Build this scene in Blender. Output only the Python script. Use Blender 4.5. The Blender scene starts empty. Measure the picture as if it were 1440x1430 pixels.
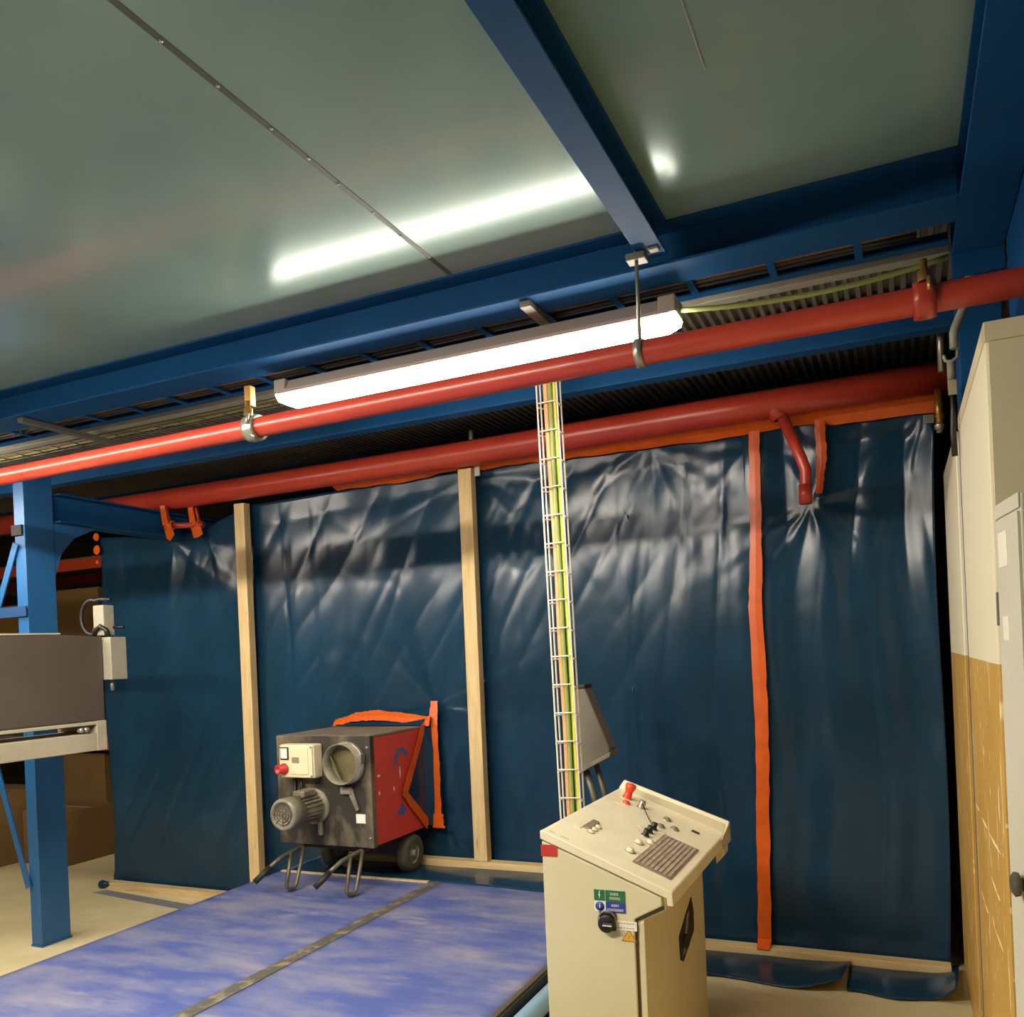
import bpy, bmesh, math, random
from mathutils import Vector, Matrix, noise
random.seed(7)
C = bpy.context.scene.collection
SC = bpy.context.scene

# ------------------------------------------------------------------ camera, world, exposure
cam = bpy.data.cameras.new('camera')
cam.lens = 1195.0 / 1440.0 * 36.0
cam.sensor_width = 36.0
cam.shift_y = 206.0 / 1440.0
cam.clip_start = 0.02
camo = bpy.data.objects.new('camera', cam)
C.objects.link(camo)
camo.matrix_world = (Matrix.Translation((0, 0, 1.6)) @ Matrix.Rotation(math.radians(24.5), 4, 'Z')
                     @ Matrix.Rotation(math.radians(90), 4, 'X') @ Matrix.Rotation(-math.atan(0.043), 4, 'Z'))
SC.camera = camo
w = bpy.data.worlds.new('World')
SC.world = w
w.use_nodes = True
w.node_tree.nodes['Background'].inputs[0].default_value = (1.0, 0.9, 0.72, 1)
w.node_tree.nodes['Background'].inputs[1].default_value = 0.1
SC.view_settings.view_transform = 'Standard'
SC.view_settings.look = 'None'
SC.view_settings.gamma = 1
SC.view_settings.use_curve_mapping = False
SC.view_settings.exposure = 0.0
LAMP = 46.0          # radiance of the lamp lenses in the row that is in view
LAMP_L = 225.0        # the brighter row to the left of the picture
LAMP_M = 230.0        # the row over the foreground
LAMP_COL = (1.0, 0.92, 0.78)


# ------------------------------------------------------------------ materials
def lin(h):
    return tuple(((c / 255 / 12.92) if c / 255 <= 0.04045 else ((c / 255 + 0.055) / 1.055) ** 2.4) for c in h) + (1,)


def mat(name, rgb, rough=0.5, metal=0.0, rgb2=None, scale=4.0, stretch=(1, 1, 1), lo=0.4, hi=0.65, detail=5,
        bump=None, coat=0.0, spec=0.5, rgb3=None, scale3=30, lo3=0.6, hi3=0.7, emit=None, rvar=0):
    m = bpy.data.materials.new(name)
    m.use_nodes = True
    nt = m.node_tree
    b = nt.nodes['Principled BSDF']
    b.inputs['Roughness'].default_value = rough
    b.inputs['Metallic'].default_value = metal
    b.inputs['Coat Weight'].default_value = coat
    b.inputs['Coat Roughness'].default_value = 0.15
    b.inputs['Specular IOR Level'].default_value = spec
    b.inputs['Base Color'].default_value = lin(rgb)
    tc = nt.nodes.new('ShaderNodeTexCoord')
    mp = nt.nodes.new('ShaderNodeMapping')
    mp.inputs['Scale'].default_value = stretch
    nt.links.new(tc.outputs['Object'], mp.inputs['Vector'])

    def nz(sc, lo, hi, det):
        n = nt.nodes.new('ShaderNodeTexNoise')
        n.inputs['Scale'].default_value = sc
        n.inputs['Detail'].default_value = det
        n.inputs['Roughness'].default_value = 0.62
        nt.links.new(mp.outputs[0], n.inputs['Vector'])
        r = nt.nodes.new('ShaderNodeMapRange')
        r.inputs[1].default_value = lo
        r.inputs[2].default_value = hi
        nt.links.new(n.outputs['Fac'], r.inputs[0])
        return r.outputs[0]
    col = None
    if rgb2:
        mx = nt.nodes.new('ShaderNodeMix')
        mx.data_type = 'RGBA'
        f = nz(scale, lo, hi, detail)
        nt.links.new(f, mx.inputs[0])
        mx.inputs[6].default_value = lin(rgb)
        mx.inputs[7].default_value = lin(rgb2)
        col = mx.outputs[2]
        if rvar:
            rr = nt.nodes.new('ShaderNodeMapRange')
            rr.inputs[3].default_value = rough
            rr.inputs[4].default_value = rough + rvar
            nt.links.new(f, rr.inputs[0])
            nt.links.new(rr.outputs[0], b.inputs['Roughness'])
    if rgb3:
        mx2 = nt.nodes.new('ShaderNodeMix')
        mx2.data_type = 'RGBA'
        nt.links.new(nz(scale3, lo3, hi3, 3), mx2.inputs[0])
        if col:
            nt.links.new(col, mx2.inputs[6])
        else:
            mx2.inputs[6].default_value = lin(rgb)
        mx2.inputs[7].default_value = lin(rgb3)
        col = mx2.outputs[2]
    if col:
        nt.links.new(col, b.inputs['Base Color'])
    if bump:
        n = nt.nodes.new('ShaderNodeTexNoise')
        n.inputs['Scale'].default_value = bump[0]
        n.inputs['Detail'].default_value = 4
        nt.links.new(mp.outputs[0], n.inputs['Vector'])
        bp = nt.nodes.new('ShaderNodeBump')
        bp.inputs['Strength'].default_value = bump[1]
        bp.inputs['Distance'].default_value = bump[2] if len(bump) > 2 else 0.01
        nt.links.new(n.outputs['Fac'], bp.inputs['Height'])
        nt.links.new(bp.outputs[0], b.inputs['Normal'])
    if emit:
        b.inputs['Emission Color'].default_value = tuple(emit[0]) + (1,)
        b.inputs['Emission Strength'].default_value = emit[1]
    return m


M = dict(
    floor=mat('floor_paint', (224, 208, 164), 0.42, rgb2=(206, 190, 144), scale=1.6, rgb3=(150, 138, 112), scale3=9, lo3=0.66, hi3=0.8),
    wall=mat('back_wall_plaster', (120, 112, 96), 0.8, rgb2=(100, 94, 82), scale=2),
    galv=mat('galvanised_sheet', (140, 169, 163), 0.19, 0.12, rgb2=(127, 157, 151), scale=0.8, spec=.3),
    deck=mat('deck_sheet', (132, 122, 104), 0.5, 0.1, rgb2=(108, 98, 82), scale=5),
    seam=mat('seam_sealant', (88, 96, 90), 0.5, 0.3),
    rivet=mat('rivet_metal', (200, 205, 200), 0.3, 0.8),
    blue=mat('blue_beam_paint', (24, 80, 132), 0.55, rgb2=(20, 72, 120), scale=3, spec=.12),
    colblue=mat('column_blue_paint', (34, 92, 146), 0.42, rgb2=(30, 85, 136), scale=3),
    pipe=mat('red_pipe_paint', (182, 60, 42), 0.34, rgb2=(170, 54, 38), scale=5, coat=0.12),
    brass=mat('brass_fitting', (176, 130, 66), 0.35, 0.7),
    zinc=mat('zinc_metal', (168, 164, 150), 0.35, 0.7),
    zincd=mat('zinc_dull', (122, 120, 110), 0.5, 0.5),
    wood=mat('stud_timber', (216, 190, 140), 0.7, rgb2=(200, 170, 116), scale=6, stretch=(6, 6, 0.7), rgb3=(128, 92, 52), scale3=5, lo3=0.66, hi3=0.74),
    woodh=mat('plate_timber', (216, 190, 140), 0.7, rgb2=(198, 166, 112), scale=6, stretch=(0.6, 6, 6), rgb3=(140, 104, 62), scale3=4, lo3=0.72, hi3=0.8),
    tape=mat('orange_tape', (212, 92, 18), 0.36, rgb2=(200, 82, 14), scale=14, bump=(40, 0.25, 0.004)),
    mat_blue=mat('worn_blue_deck', (76, 91, 152), 0.5, rgb2=(140, 138, 156), scale=3.0, stretch=(0.7, 2.0, 1), lo=0.40, hi=0.72, detail=12, rgb3=(164, 156, 158), scale3=4.5, lo3=0.6, hi3=0.85),
    seamstrip=mat('dirty_seam_strip', (84, 80, 72), 0.7, rgb2=(150, 138, 118), scale=14, lo=0.5, hi=0.7),
    edge=mat('deck_edge_metal', (96, 84, 66), 0.5, 0.3),
    lblue=mat('light_blue_paint', (150, 186, 214), 0.4),
    cons=mat('console_enamel', (214, 204, 168), 0.42, rgb2=(208, 197, 160), scale=2, rgb3=(176, 158, 118), scale3=5, lo3=0.72, hi3=0.85),
    constop=mat('console_lit_enamel', (236, 226, 196), 0.38, rgb2=(226, 214, 180), scale=5),  # lighter copy of the console enamel; light from above put into its colour
    conslip=mat('console_rim_inner', (190, 180, 152), 0.5, rgb2=(110, 104, 90), scale=9, lo=0.6, hi=0.75),  # shade of the rim's inner face put into the base colour, with marks
    dark=mat('dark_gap', (36, 32, 26), 0.7),
    gap=mat('door_gap_shade', (104, 96, 70), 0.7),
    black=mat('black_plastic', (30, 27, 24), 0.4),
    white=mat('white_print', (235, 232, 220), 0.5),
    cream=mat('cream_plastic', (228, 214, 176), 0.45),
    red=mat('red_plastic', (184, 54, 42), 0.4),
    redm=mat('red_mushroom', (224, 70, 40), 0.4),
    green=mat('green_print', (34, 104, 62), 0.5),
    bluep=mat('blue_print', (44, 62, 150), 0.5),
    yellow=mat('yellow_print', (232, 170, 28), 0.5),
    brown=mat('brown_plate', (146, 132, 112), 0.5, rgb2=(120, 106, 90), scale=20),
    brownr=mat('brown_plate_ridge', (182, 166, 146), 0.5, rgb2=(150, 128, 110), scale=24),
    heatred=mat('heater_red_paint', (212, 62, 50), 0.45, rgb2=(196, 66, 54), scale=4, rgb3=(170, 110, 96), scale3=7, lo3=0.62, hi3=0.9),
    heatblk=mat('heater_dusty_black', (46, 41, 34), 0.6, rgb2=(130, 116, 92), scale=4.0, stretch=(1.4, 1, 0.8), lo=0.47, hi=0.72, detail=6),
    heattop=mat('heater_dusty_top', (128, 116, 96), 0.6, rgb2=(104, 92, 74), scale=6),
    dust=mat('dusty_grey_metal', (146, 140, 122), 0.55, 0.2, rgb2=(112, 104, 86), scale=9),
    ductin=mat('duct_inner', (128, 118, 84), 0.5, 0.3, rgb2=(104, 96, 66), scale=6),
    rubber=mat('dusty_rubber', (70, 64, 52), 0.8, rgb2=(92, 84, 68), scale=12),
    tube=mat('worn_tube', (112, 104, 86), 0.45, 0.4, rgb2=(84, 76, 60), scale=12),
    grip=mat('dark_grip', (40, 36, 30), 0.6),
    mach=mat('machine_brown_grey', (84, 74, 64), 0.5, rgb2=(77, 67, 57), scale=2),
    machf=mat('machine_cream', (184, 174, 148), 0.5, rgb2=(170, 159, 132), scale=4),
    card=mat('cardboard', (116, 88, 46), 0.8, rgb2=(104, 78, 40), scale=3),
    card2=mat('pale_cardboard', (160, 124, 56), 0.8, rgb2=(148, 112, 48), scale=3),
    rackor=mat('rack_orange', (176, 62, 26), 0.5),
    cab=mat('cabinet_grey_white', (212, 208, 190), 0.42, rgb2=(204, 199, 178), scale=2),
    housing=mat('lamp_housing', (150, 144, 136), 0.5),
    lens=mat('lamp_lens', (255, 250, 235), 0.5, emit=(LAMP_COL, LAMP)),
    lensm=mat('clear_lamp_lens', (255, 250, 235), 0.5, emit=(LAMP_COL, LAMP_M)),
    lensl=mat('bright_lamp_lens', (255, 250, 235), 0.5, emit=(LAMP_COL, LAMP_L)),
    cab_yg=mat('yellow_green_cable', (148, 158, 92), 0.5),
    cab_y=mat('yellow_cable', (226, 204, 84), 0.45),
    cab_p=mat('peach_cable', (226, 170, 116), 0.45),
    cab_g=mat('green_cable', (128, 186, 60), 0.45),
    cab_b=mat('black_cable', (26, 24, 22), 0.5),
    cab_br=mat('brown_cable', (112, 76, 46), 0.5),
    wire=mat('galvanised_wire', (236, 230, 214), 0.35, 0.15),
    conduit=mat('grey_conduit', (150, 148, 134), 0.45),
    scr=mat('display_housing_grey', (116, 108, 94), 0.45, rgb2=(104, 96, 82), scale=3),
    stripf=mat('blue_grey_strip', (124, 124, 132), 0.5, rgb2=(176, 170, 156), scale=6, lo=0.55, hi=0.7),
    markblue=mat('blue_marking', (70, 92, 150), 0.5),
    jbox=mat('junction_box_grey', (160, 154, 134), 0.5, rgb2=(148, 141, 120), scale=4),
    scratch=mat('bare_scratch', (246, 232, 186), 0.6),
    tied=mat('dark_blue_paint', (16, 60, 104), 0.5),
    sticker=mat('pale_sticker', (238, 232, 214), 0.5),
)


def tarp_material(name, rgb, rough):
    m = mat(name, rgb, rough, rgb2=tuple(min(255, int(c * 1.25)) for c in rgb), scale=1.2, spec=0.34)
    nt = m.node_tree
    b = nt.nodes['Principled BSDF']
    tc = nt.nodes.new('ShaderNodeTexCoord')
    a = nt.nodes.new('ShaderNodeTexNoise')
    a.noise_type = 'RIDGED_MULTIFRACTAL'
    a.inputs['Scale'].default_value = 3.2
    a.inputs['Detail'].default_value = 3
    a.inputs['Distortion'].default_value = 0.8
    mp = nt.nodes.new('ShaderNodeMapping')
    mp.inputs['Scale'].default_value = (1.5, 1, 0.8)
    nt.links.new(tc.outputs['Object'], mp.inputs[0])
    nt.links.new(mp.outputs[0], a.inputs['Vector'])
    bp = nt.nodes.new('ShaderNodeBump')
    bp.inputs['Strength'].default_value = 0.22
    bp.inputs['Distance'].default_value = 0.010
    nt.links.new(a.outputs['Fac'], bp.inputs['Height'])
    nt.links.new(bp.outputs[0], b.inputs['Normal'])
    return m


M['tarp'] = tarp_material('blue_film', (20, 48, 68), 0.22)


def two_tone():
    m = mat('two_tone_wall_paint', (236, 226, 196), 0.5)
    nt = m.node_tree
    b = nt.nodes['Principled BSDF']
    tc = nt.nodes.new('ShaderNodeTexCoord')
    sp = nt.nodes.new('ShaderNodeSeparateXYZ')
    nt.links.new(tc.outputs['Object'], sp.inputs[0])
    lt = nt.nodes.new('ShaderNodeMath')
    lt.operation = 'LESS_THAN'
    lt.inputs[1].default_value = 1.525
    nt.links.new(sp.outputs[2], lt.inputs[0])

    def nz(sc, st, lo, hi, dist=0):
        mp = nt.nodes.new('ShaderNodeMapping')
        mp.inputs['Scale'].default_value = st
        mp.inputs['Rotation'].default_value = (math.radians(-24), 0, 0)
        nt.links.new(tc.outputs['Object'], mp.inputs[0])
        n = nt.nodes.new('ShaderNodeTexNoise')
        n.inputs['Scale'].default_value = sc
        n.inputs['Detail'].default_value = 3
        n.inputs['Distortion'].default_value = dist
        nt.links.new(mp.outputs[0], n.inputs['Vector'])
        r = nt.nodes.new('ShaderNodeMapRange')
        r.inputs[1].default_value = lo
        r.inputs[2].default_value = hi
        nt.links.new(n.outputs['Fac'], r.inputs[0])
        return r.outputs[0]

    def mix(f, a, c):
        x = nt.nodes.new('ShaderNodeMix')
        x.data_type = 'RGBA'
        nt.links.new(f, x.inputs[0])
        for s, v in ((6, a), (7, c)):
            if isinstance(v, tuple):
                x.inputs[s].default_value = v
            else:
                nt.links.new(v, x.inputs[s])
        return x.outputs[2]
    tan = mix(nz(3, (1, 1, 0.4), 0.35, 0.7), lin((204, 162, 84)), lin((190, 146, 66)))
    tan = mix(nz(5, (3, 5, 1.0), 0.64, 0.67), tan, lin((244, 228, 176)))
    tan = mix(nz(14, (2, 3, 1.2), 0.67, 0.70), tan, lin((240, 222, 168)))
    nt.links.new(mix(lt.outputs[0], lin((236, 226, 196)), tan), b.inputs['Base Color'])
    return m


M['twotone'] = two_tone()
M['shadebeige'] = mat('shaded_wall_beige', (214, 202, 168), 0.55, rgb2=(206, 192, 156), scale=1.5)  # darker than the upper side paint: shade of the front put into colour


# ------------------------------------------------------------------ mesh helpers
class MB:
    def __init__(self):
        self.v = []
        self.f = []
        self.s = []

    def add(self, vs, fs, smooth=False):
        n = len(self.v)
        self.v += [tuple(p) for p in vs]
        self.f += [tuple(i + n for i in f) for f in fs]
        self.s += [smooth] * len(fs)
        return self

    def box(self, x0, x1, y0, y1, z0, z1):
        vs = [(x, y, z) for x in (x0, x1) for y in (y0, y1) for z in (z0, z1)]
        return self.add(vs, [(0, 1, 3, 2), (4, 6, 7, 5), (0, 4, 5, 1), (2, 3, 7, 6), (0, 2, 6, 4), (1, 5, 7, 3)])

    def prism(self, poly, off):
        """poly: list of 3D points; extruded by vector off"""
        n = len(poly)
        a = [Vector(p) for p in poly]
        b = [p + Vector(off) for p in a]
        fs = [tuple(range(n)), tuple(range(2 * n - 1, n - 1, -1))]
        fs += [(i, n + i, n + (i + 1) % n, (i + 1) % n) for i in range(n)]
        return self.add(a + b, fs)

    def tube(self, pts, r, seg=12, caps=True, closed=False):
        pts = [Vector(p) for p in pts]
        rs = r if isinstance(r, (list, tuple)) else [r] * len(pts)
        n = len(pts)
        vs = []
        prev = None
        for i, p in enumerate(pts):
            if closed:
                t = (pts[(i + 1) % n] - pts[i - 1]).normalized()
            else:
                t = (pts[min(i + 1, n - 1)] - pts[max(i - 1, 0)]).normalized()
            if prev is None:
                u = t.orthogonal().normalized()
            else:
                u = (prev - t * prev.dot(t)).normalized()
            prev = u
            k = t.cross(u)
            for j in range(seg):
                a = 2 * math.pi * j / seg
                vs.append(p + (u * math.cos(a) + k * math.sin(a)) * rs[i])
        fs = []
        for i in range(n if closed else n - 1):
            i2 = (i + 1) % n
            for j in range(seg):
                fs.append((i * seg + j, i * seg + (j + 1) % seg, i2 * seg + (j + 1) % seg, i2 * seg + j))
        self.add(vs, fs, True)
        if caps and not closed:
            m = len(self.v) - len(vs)
            self.f.append(tuple(m + j for j in range(seg - 1, -1, -1)))
            self.f.append(tuple(m + (n - 1) * seg + j for j in range(seg)))
            self.s += [False, False]
        return self

    def lathe(self, c, axis, prof, seg=24):
        """prof: list of (dist along axis, radius)"""
        c = Vector(c)
        a = Vector(axis).normalized()
        u = a.orthogonal().normalized()
        k = a.cross(u)
        vs = []
        for d, r in prof:
            for j in range(seg):
                t = 2 * math.pi * j / seg
                vs.append(c + a * d + (u * math.cos(t) + k * math.sin(t)) * r)
        fs = []
        for i in range(len(prof) - 1):
            for j in range(seg):
                fs.append((i * seg + j, i * seg + (j + 1) % seg, (i + 1) * seg + (j + 1) % seg, (i + 1) * seg + j))
        return self.add(vs, fs, True)

    def grid(self, P, smooth=True):
        """P: rows of points"""
        n = len(P[0])
        vs = [p for row in P for p in row]
        fs = [(i * n + j, i * n + j + 1, (i + 1) * n + j + 1, (i + 1) * n + j) for i in range(len(P) - 1) for j in range(n - 1)]
        return self.add(vs, fs, smooth)

    def build(self, name, m, parent=None, bevel=0, solid=0, segs=2, **props):
        root = Vector((0, 0, 0))
        if parent is not None:
            root = Vector(parent.get('_o', (0, 0, 0)))
        me = bpy.data.meshes.new(name)
        me.from_pydata([tuple(Vector(p) - root) for p in self.v], [], self.f)
        bm = bmesh.new()
        bm.from_mesh(me)
        if not solid:
            bmesh.ops.recalc_face_normals(bm, faces=bm.faces)
        bm.to_mesh(me)
        bm.free()
        for p, s in zip(me.polygons, self.s):
            p.use_smooth = s
        me.materials.append(m)
        o = bpy.data.objects.new(name, me)
        C.objects.link(o)
        if parent is not None:
            o.parent = parent
            o['_o'] = tuple(root)
        if solid:
            md = o.modifiers.new('solid', 'SOLIDIFY')
            md.thickness = solid
            md.offset = 0
        if bevel:
            md = o.modifiers.new('bevel', 'BEVEL')
            md.width = bevel
            md.segments = segs
            md.limit_method = 'ANGLE'
        for k, v in props.items():
            o[k] = v
        return o


def tag(o, label, cat, group=None):
    o['label'] = label
    o['category'] = cat
    if group:
        o['group'] = group
    return o


def thing(name, loc, label, cat, group=None):
    o = bpy.data.objects.new(name, None)
    C.objects.link(o)
    o.location = loc
    o.empty_display_size = 0.05
    o['_o'] = tuple(loc)
    return tag(o, label, cat, group)


def struct(o):
    o['kind'] = 'structure'
    return o


def copy_tree(o, delta=(0, 0, 0)):
    def rec(s, par):
        c = s.copy()
        C.objects.link(c)
        c.parent = par
        for ch in [x for x in bpy.data.objects if x.parent == s]:
            rec(ch, c)
        return c
    c = rec(o, None)
    c.location = Vector(o.location) + Vector(delta)
    return c


def ibeam(x0, x1, y0, y1, z0, z1, along='X', flange=0.009, web=0.007):
    """I-section built as one prism; y0..y1 (or x0..x1) is the flange width"""
    m = MB()
    if along == 'X':
        c = (y0 + y1) / 2
        prof = [(y0, z0), (y1, z0), (y1, z0 + flange), (c + web / 2, z0 + flange), (c + web / 2, z1 - flange), (y1, z1 - flange), (y1, z1),
                (y0, z1), (y0, z1 - flange), (c - web / 2, z1 - flange), (c - web / 2, z0 + flange), (y0, z0 + flange)]
        m.prism([(x0, a, b) for a, b in prof], (x1 - x0, 0, 0))
    else:
        c = (x0 + x1) / 2
        prof = [(x0, z0), (x1, z0), (x1, z0 + flange), (c + web / 2, z0 + flange), (c + web / 2, z1 - flange), (x1, z1 - flange), (x1, z1),
                (x0, z1), (x0, z1 - flange), (c - web / 2, z1 - flange), (c - web / 2, z0 + flange), (x0, z0 + flange)]
        m.prism([(a, y0, b) for a, b in prof], (0, y1 - y0, 0))
    return m


def channel(x0, x1, y0, y1, z0, z1, t=0.008):
    """C-section along X, web towards -Y"""
    prof = [(y0, z0), (y1, z0), (y1, z0 + t), (y0 + t, z0 + t), (y0 + t, z1 - t), (y1, z1 - t), (y1, z1), (y0, z1)]
    return MB().prism([(x0, a, b) for a, b in prof], (x1 - x0, 0, 0))


def hang(p0, p1, sag, n=14, wob=0.0, seed=0):
    a, b = Vector(p0), Vector(p1)
    r = random.Random(seed)
    return [a.lerp(b, i / n) + Vector((0, wob * (r.random() - .5), -sag * 4 * (i / n) * (1 - i / n) + wob * (r.random() - .5))) for i in range(n + 1)]


def strip(pts, w, wob=0.004, seed=1, thick=0.0015, sub=10, ragged=0.0):
    """tape: centre line pts, width vectors w (one per point); grid of 3 columns"""
    r = random.Random(seed)
    m = MB()
    rows = []
    pts = [Vector(p) for p in pts]
    for i in range(len(pts) - 1):
        for k in range(sub + (1 if i == len(pts) - 2 else 0)):
            t = k / sub
            c = pts[i].lerp(pts[i + 1], t)
            wv = Vector(w[i]).lerp(Vector(w[i + 1]), t)
            a = c - wv * (0.5 + wob / max(wv.length, 1e-6) * (r.random() - .5) * 2)
            b = c + wv * (0.5 + wob / max(wv.length, 1e-6) * (r.random() - .5) * 2 + ragged * (noise.noise(Vector((i * 3 + t * 6, seed, 0))) + .2))
            rows.append([a, c + Vector((0, -0.002, 0)), b])
    m.grid(rows, False)
    return m


# ------------------------------------------------------------------ the setting
struct(MB().box(-11, 4, -4, 9, -0.2, 0.0).build('floor', M['floor']))
struct(MB().box(-11, 4, 8.6, 8.8, 0, 3.4).build('wall_back', M['wall']))
struct(MB().box(-11, -10.8, -4, 8.6, 0, 3.4).build('wall_left', M['wall']))
struct(MB().box(-11, 4, -4.2, -4, 0, 3.4).build('wall_front', M['wall']))
struct(MB().box(3.8, 4, -4, 8.6, 0, 3.4).build('wall_far_right', M['wall']))
ceil = struct(MB().box(-11, 4, -4, 8.6, 3.16, 3.3).build('ceiling', M['deck']))
# smooth ceiling sheets in front of the long beam, each one very slightly dished
xs = [-7.8, -4.6, -1.386, 0.55, 2.9]
for i in range(len(xs) - 1):
    x0, x1 = xs[i] + 0.004, xs[i + 1] - 0.004
    rows = []
    for j in range(25):
        y = -3.9 + (2.66 + 3.9) * j / 24
        rows.append([(x0 + (x1 - x0) * k / 10, y, 2.950 + 0.0012 * noise.noise(Vector((x0 + k * .12, y * .9, i)))) for k in range(11)])
    MB().grid(rows).build('ceiling_sheet', M['galv'], ceil, solid=0.003).modifiers['solid'].use_rim = False
    if -8 < xs[i] < 0.1 and i > 0:
        MB().box(xs[i] - 0.009, xs[i] + 0.009, -3.9, 2.655, 2.9475, 2.9525).build('seam_cover', M['seam'], ceil)
        rv = MB()
        y = 0.3
        while y < 2.6:
            rv.lathe((xs[i] + random.uniform(-.004, .004), y, 2.9478), (0, 0, -1), [(0, .005), (.002, .005), (.004, .0005)], 8)
            y += 0.16 + random.uniform(-.03, .03)
        rv.build('seam_rivets', M['rivet'], ceil, kind='stuff')
MB().box(-0.362, -0.358, 1.2, 2.02, 2.9455, 2.9505).build('sheet_lap', M['rivet'], ceil)
# corrugated decking behind the beam, ribs running away from the camera
prof = []
x = -8.0
p = 0.042
while x < 3.0:
    prof += [(x, 3.008), (x + p * .36, 3.008), (x + p * .5, 3.030), (x + p * .86, 3.030)]
    x += p
rows = [[(a, y, b) for a, b in prof] for y in (2.70, 4.87)]
MB().grid(rows, False).build('corrugated_deck', M['deck'], ceil, solid=0.002)
rows = [[(a, y, b) for a, b in prof] for y in (4.93, 8.5)]
MB().grid(rows, False).build('corrugated_deck', M['deck'], ceil, solid=0.002)

# ------------------------------------------------------------------ steel
tag(ibeam(-9, 0.20, 2.66, 2.82, 2.81, 2.95, 'X').build('steel_beam', M['blue'], bevel=0.002),
    'long blue steel beam along the edge of the smooth grey ceiling', 'beam')
tag(channel(-9, 0.32, 3.80, 3.88, 2.83, 3.004).build('steel_channel', M['blue'], bevel=0.002),
    'blue steel channel under the corrugated deck just behind the upper red pipe', 'beam')
tag(channel(-9, 0.32, 4.87, 4.94, 2.83, 3.010).build('steel_channel', M['blue'], bevel=0.002),
    'blue steel channel behind the lower red pipe above the tarpaulin', 'beam')
tag(ibeam(-0.70, -0.615, -3.8, 2.66, 2.838, 2.948, 'Y').build('steel_joist', M['blue'], bevel=0.002),
    'narrow blue joist running under the ceiling towards the camera, ending above the lamp hanger', 'beam')
rb = thing('steel_girder', (0.27, 1, 2.81), 'deep blue girder down the right edge of the ceiling', 'beam')
ibeam(0.20, 0.345, -3.8, 3.06, 2.81, 2.95, 'Y').build('girder_section', M['blue'], rb, bevel=0.002)
MB().box(0.347, 0.362, 0.6, 3.02, 2.47, 2.83).build('side_plate', M['blue'], rb, bevel=0.002)
MB().box(0.20, 0.346, 3.062, 3.075, 2.74, 2.95).build('end_plate', M['blue'], rb, bevel=0.001)
tag(MB().box(0.232, 0.37, 3.40, 3.59, 0.0, 2.98).build('steel_post', M['blue'], bevel=0.004),
    'dark blue steel post rising behind the beige partition at the right', 'column')

# left column with bracing
col = thing('steel_column', (-4.69, 3.46, 0), 'blue steel column with diagonal braces standing left of the blue platform', 'column')
MB().box(-4.735, -4.645, 3.37, 3.56, 0.012, 2.80).build('shaft', M['colblue'], col, bevel=0.003)
MB().box(-4.738, -4.642, 3.366, 3.564, 0.0, 0.012).build('base_plate', M['colblue'], col)
MB().box(-4.748, -4.66, 3.358, 3.37, 2.43, 2.49).build('splice_plate', M['dark'], col)
MB().box(-6.4, -4.640, 3.352, 3.3605, 1.95, 2.01).build('tie_bar', M['tied'], col)
for name, a, b, wd in (('upper_brace', (-4.71, 3.362, 2.38), (-5.15, 3.362, 1.50), 0.045), ('lower_brace', (-4.725, 3.362, 0.35), (-5.10, 3.362, 1.45), 0.045)):
    A, B = Vector(a), Vector(b)
    t = (B - A).normalized()
    s = Vector((t.z, 0, -t.x)) * wd / 2
    MB().prism([A - s, A + s, B + s, B - s], (0, -0.008, 0)).build(name, M['colblue'], col)
MB().prism([(-4.66, 3.561, 2.20), (-4.66, 3.561, 2.52), (-4.66, 3.86, 2.52), (-4.66, 3.70, 2.44), (-4.66, 3.61, 2.34)], (0.012, 0, 0)).build('haunch_plate', M['colblue'], col)
tag(ibeam(-4.75, -4.60, 3.575, 8.2, 2.525, 2.70, 'Y').build('steel_beam', M['blue'], bevel=0.002),
    'blue beam running back from the left column over the top of the tarpaulin', 'beam')


# ------------------------------------------------------------------ lamps
def lamp(x0, x1, y, z, label, lens='lens'):
    t = thing('strip_lamp', ((x0 + x1) / 2, y, z), label, 'lamp', None)
    h = MB()
    prof = [(-.057, z + .062), (-.057, z + .074), (-.034, z + .118), (.034, z + .118), (.057, z + .074), (.057, z + .062)]
    h.prism([(x0 + .02, y + a, b) for a, b in prof], (x1 - x0 - .04, 0, 0)).build('housing', M['housing'], t, bevel=0.003)
    for xa, xb in ((x0, x0 + .06), (x1 - .06, x1)):
        MB().box(xa, xb, y - .058, y + .058, z + .063, z + .122).build('end_cap', M['housing'], t, bevel=0.006)
    rows = []
    for xx, k in ((x0 + .002, 0.06), (x0 + .004, .55), (x0 + .05, 1), (x1 - .05, 1), (x1 - .004, .55), (x1 - .002, .06)):
        rows.append([(xx, y + a, z + .062 - b * k) for a, b in ((-.050, 0), (-.049, .011), (-.034, .043), (.034, .043), (.049, .011), (.050, 0))])
    l = MB().grid(rows, False)
    if lens != 'lensl':
        l.build('diffuser', M[lens], t)
    else:
        MB().tube([(x0 + .03, y, z + .042), (x1 - .03, y, z + .042)], .016, 12).build('tube', M[lens], t)
    if lens != 'lens':
        for sgn in (-1, 1):
            MB().prism([(x0, y + sgn * .056, z + .068), (x0, y + sgn * .125, z + .041), (x0, y + sgn * .127, z + .041), (x0, y + sgn * .06, z + .070)], (x1 - x0, 0, 0)).build('light_cutoff_wing', M['housing'], t)  # unseen wings, added to keep lamp light off the beams and ceiling
    return t


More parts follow.
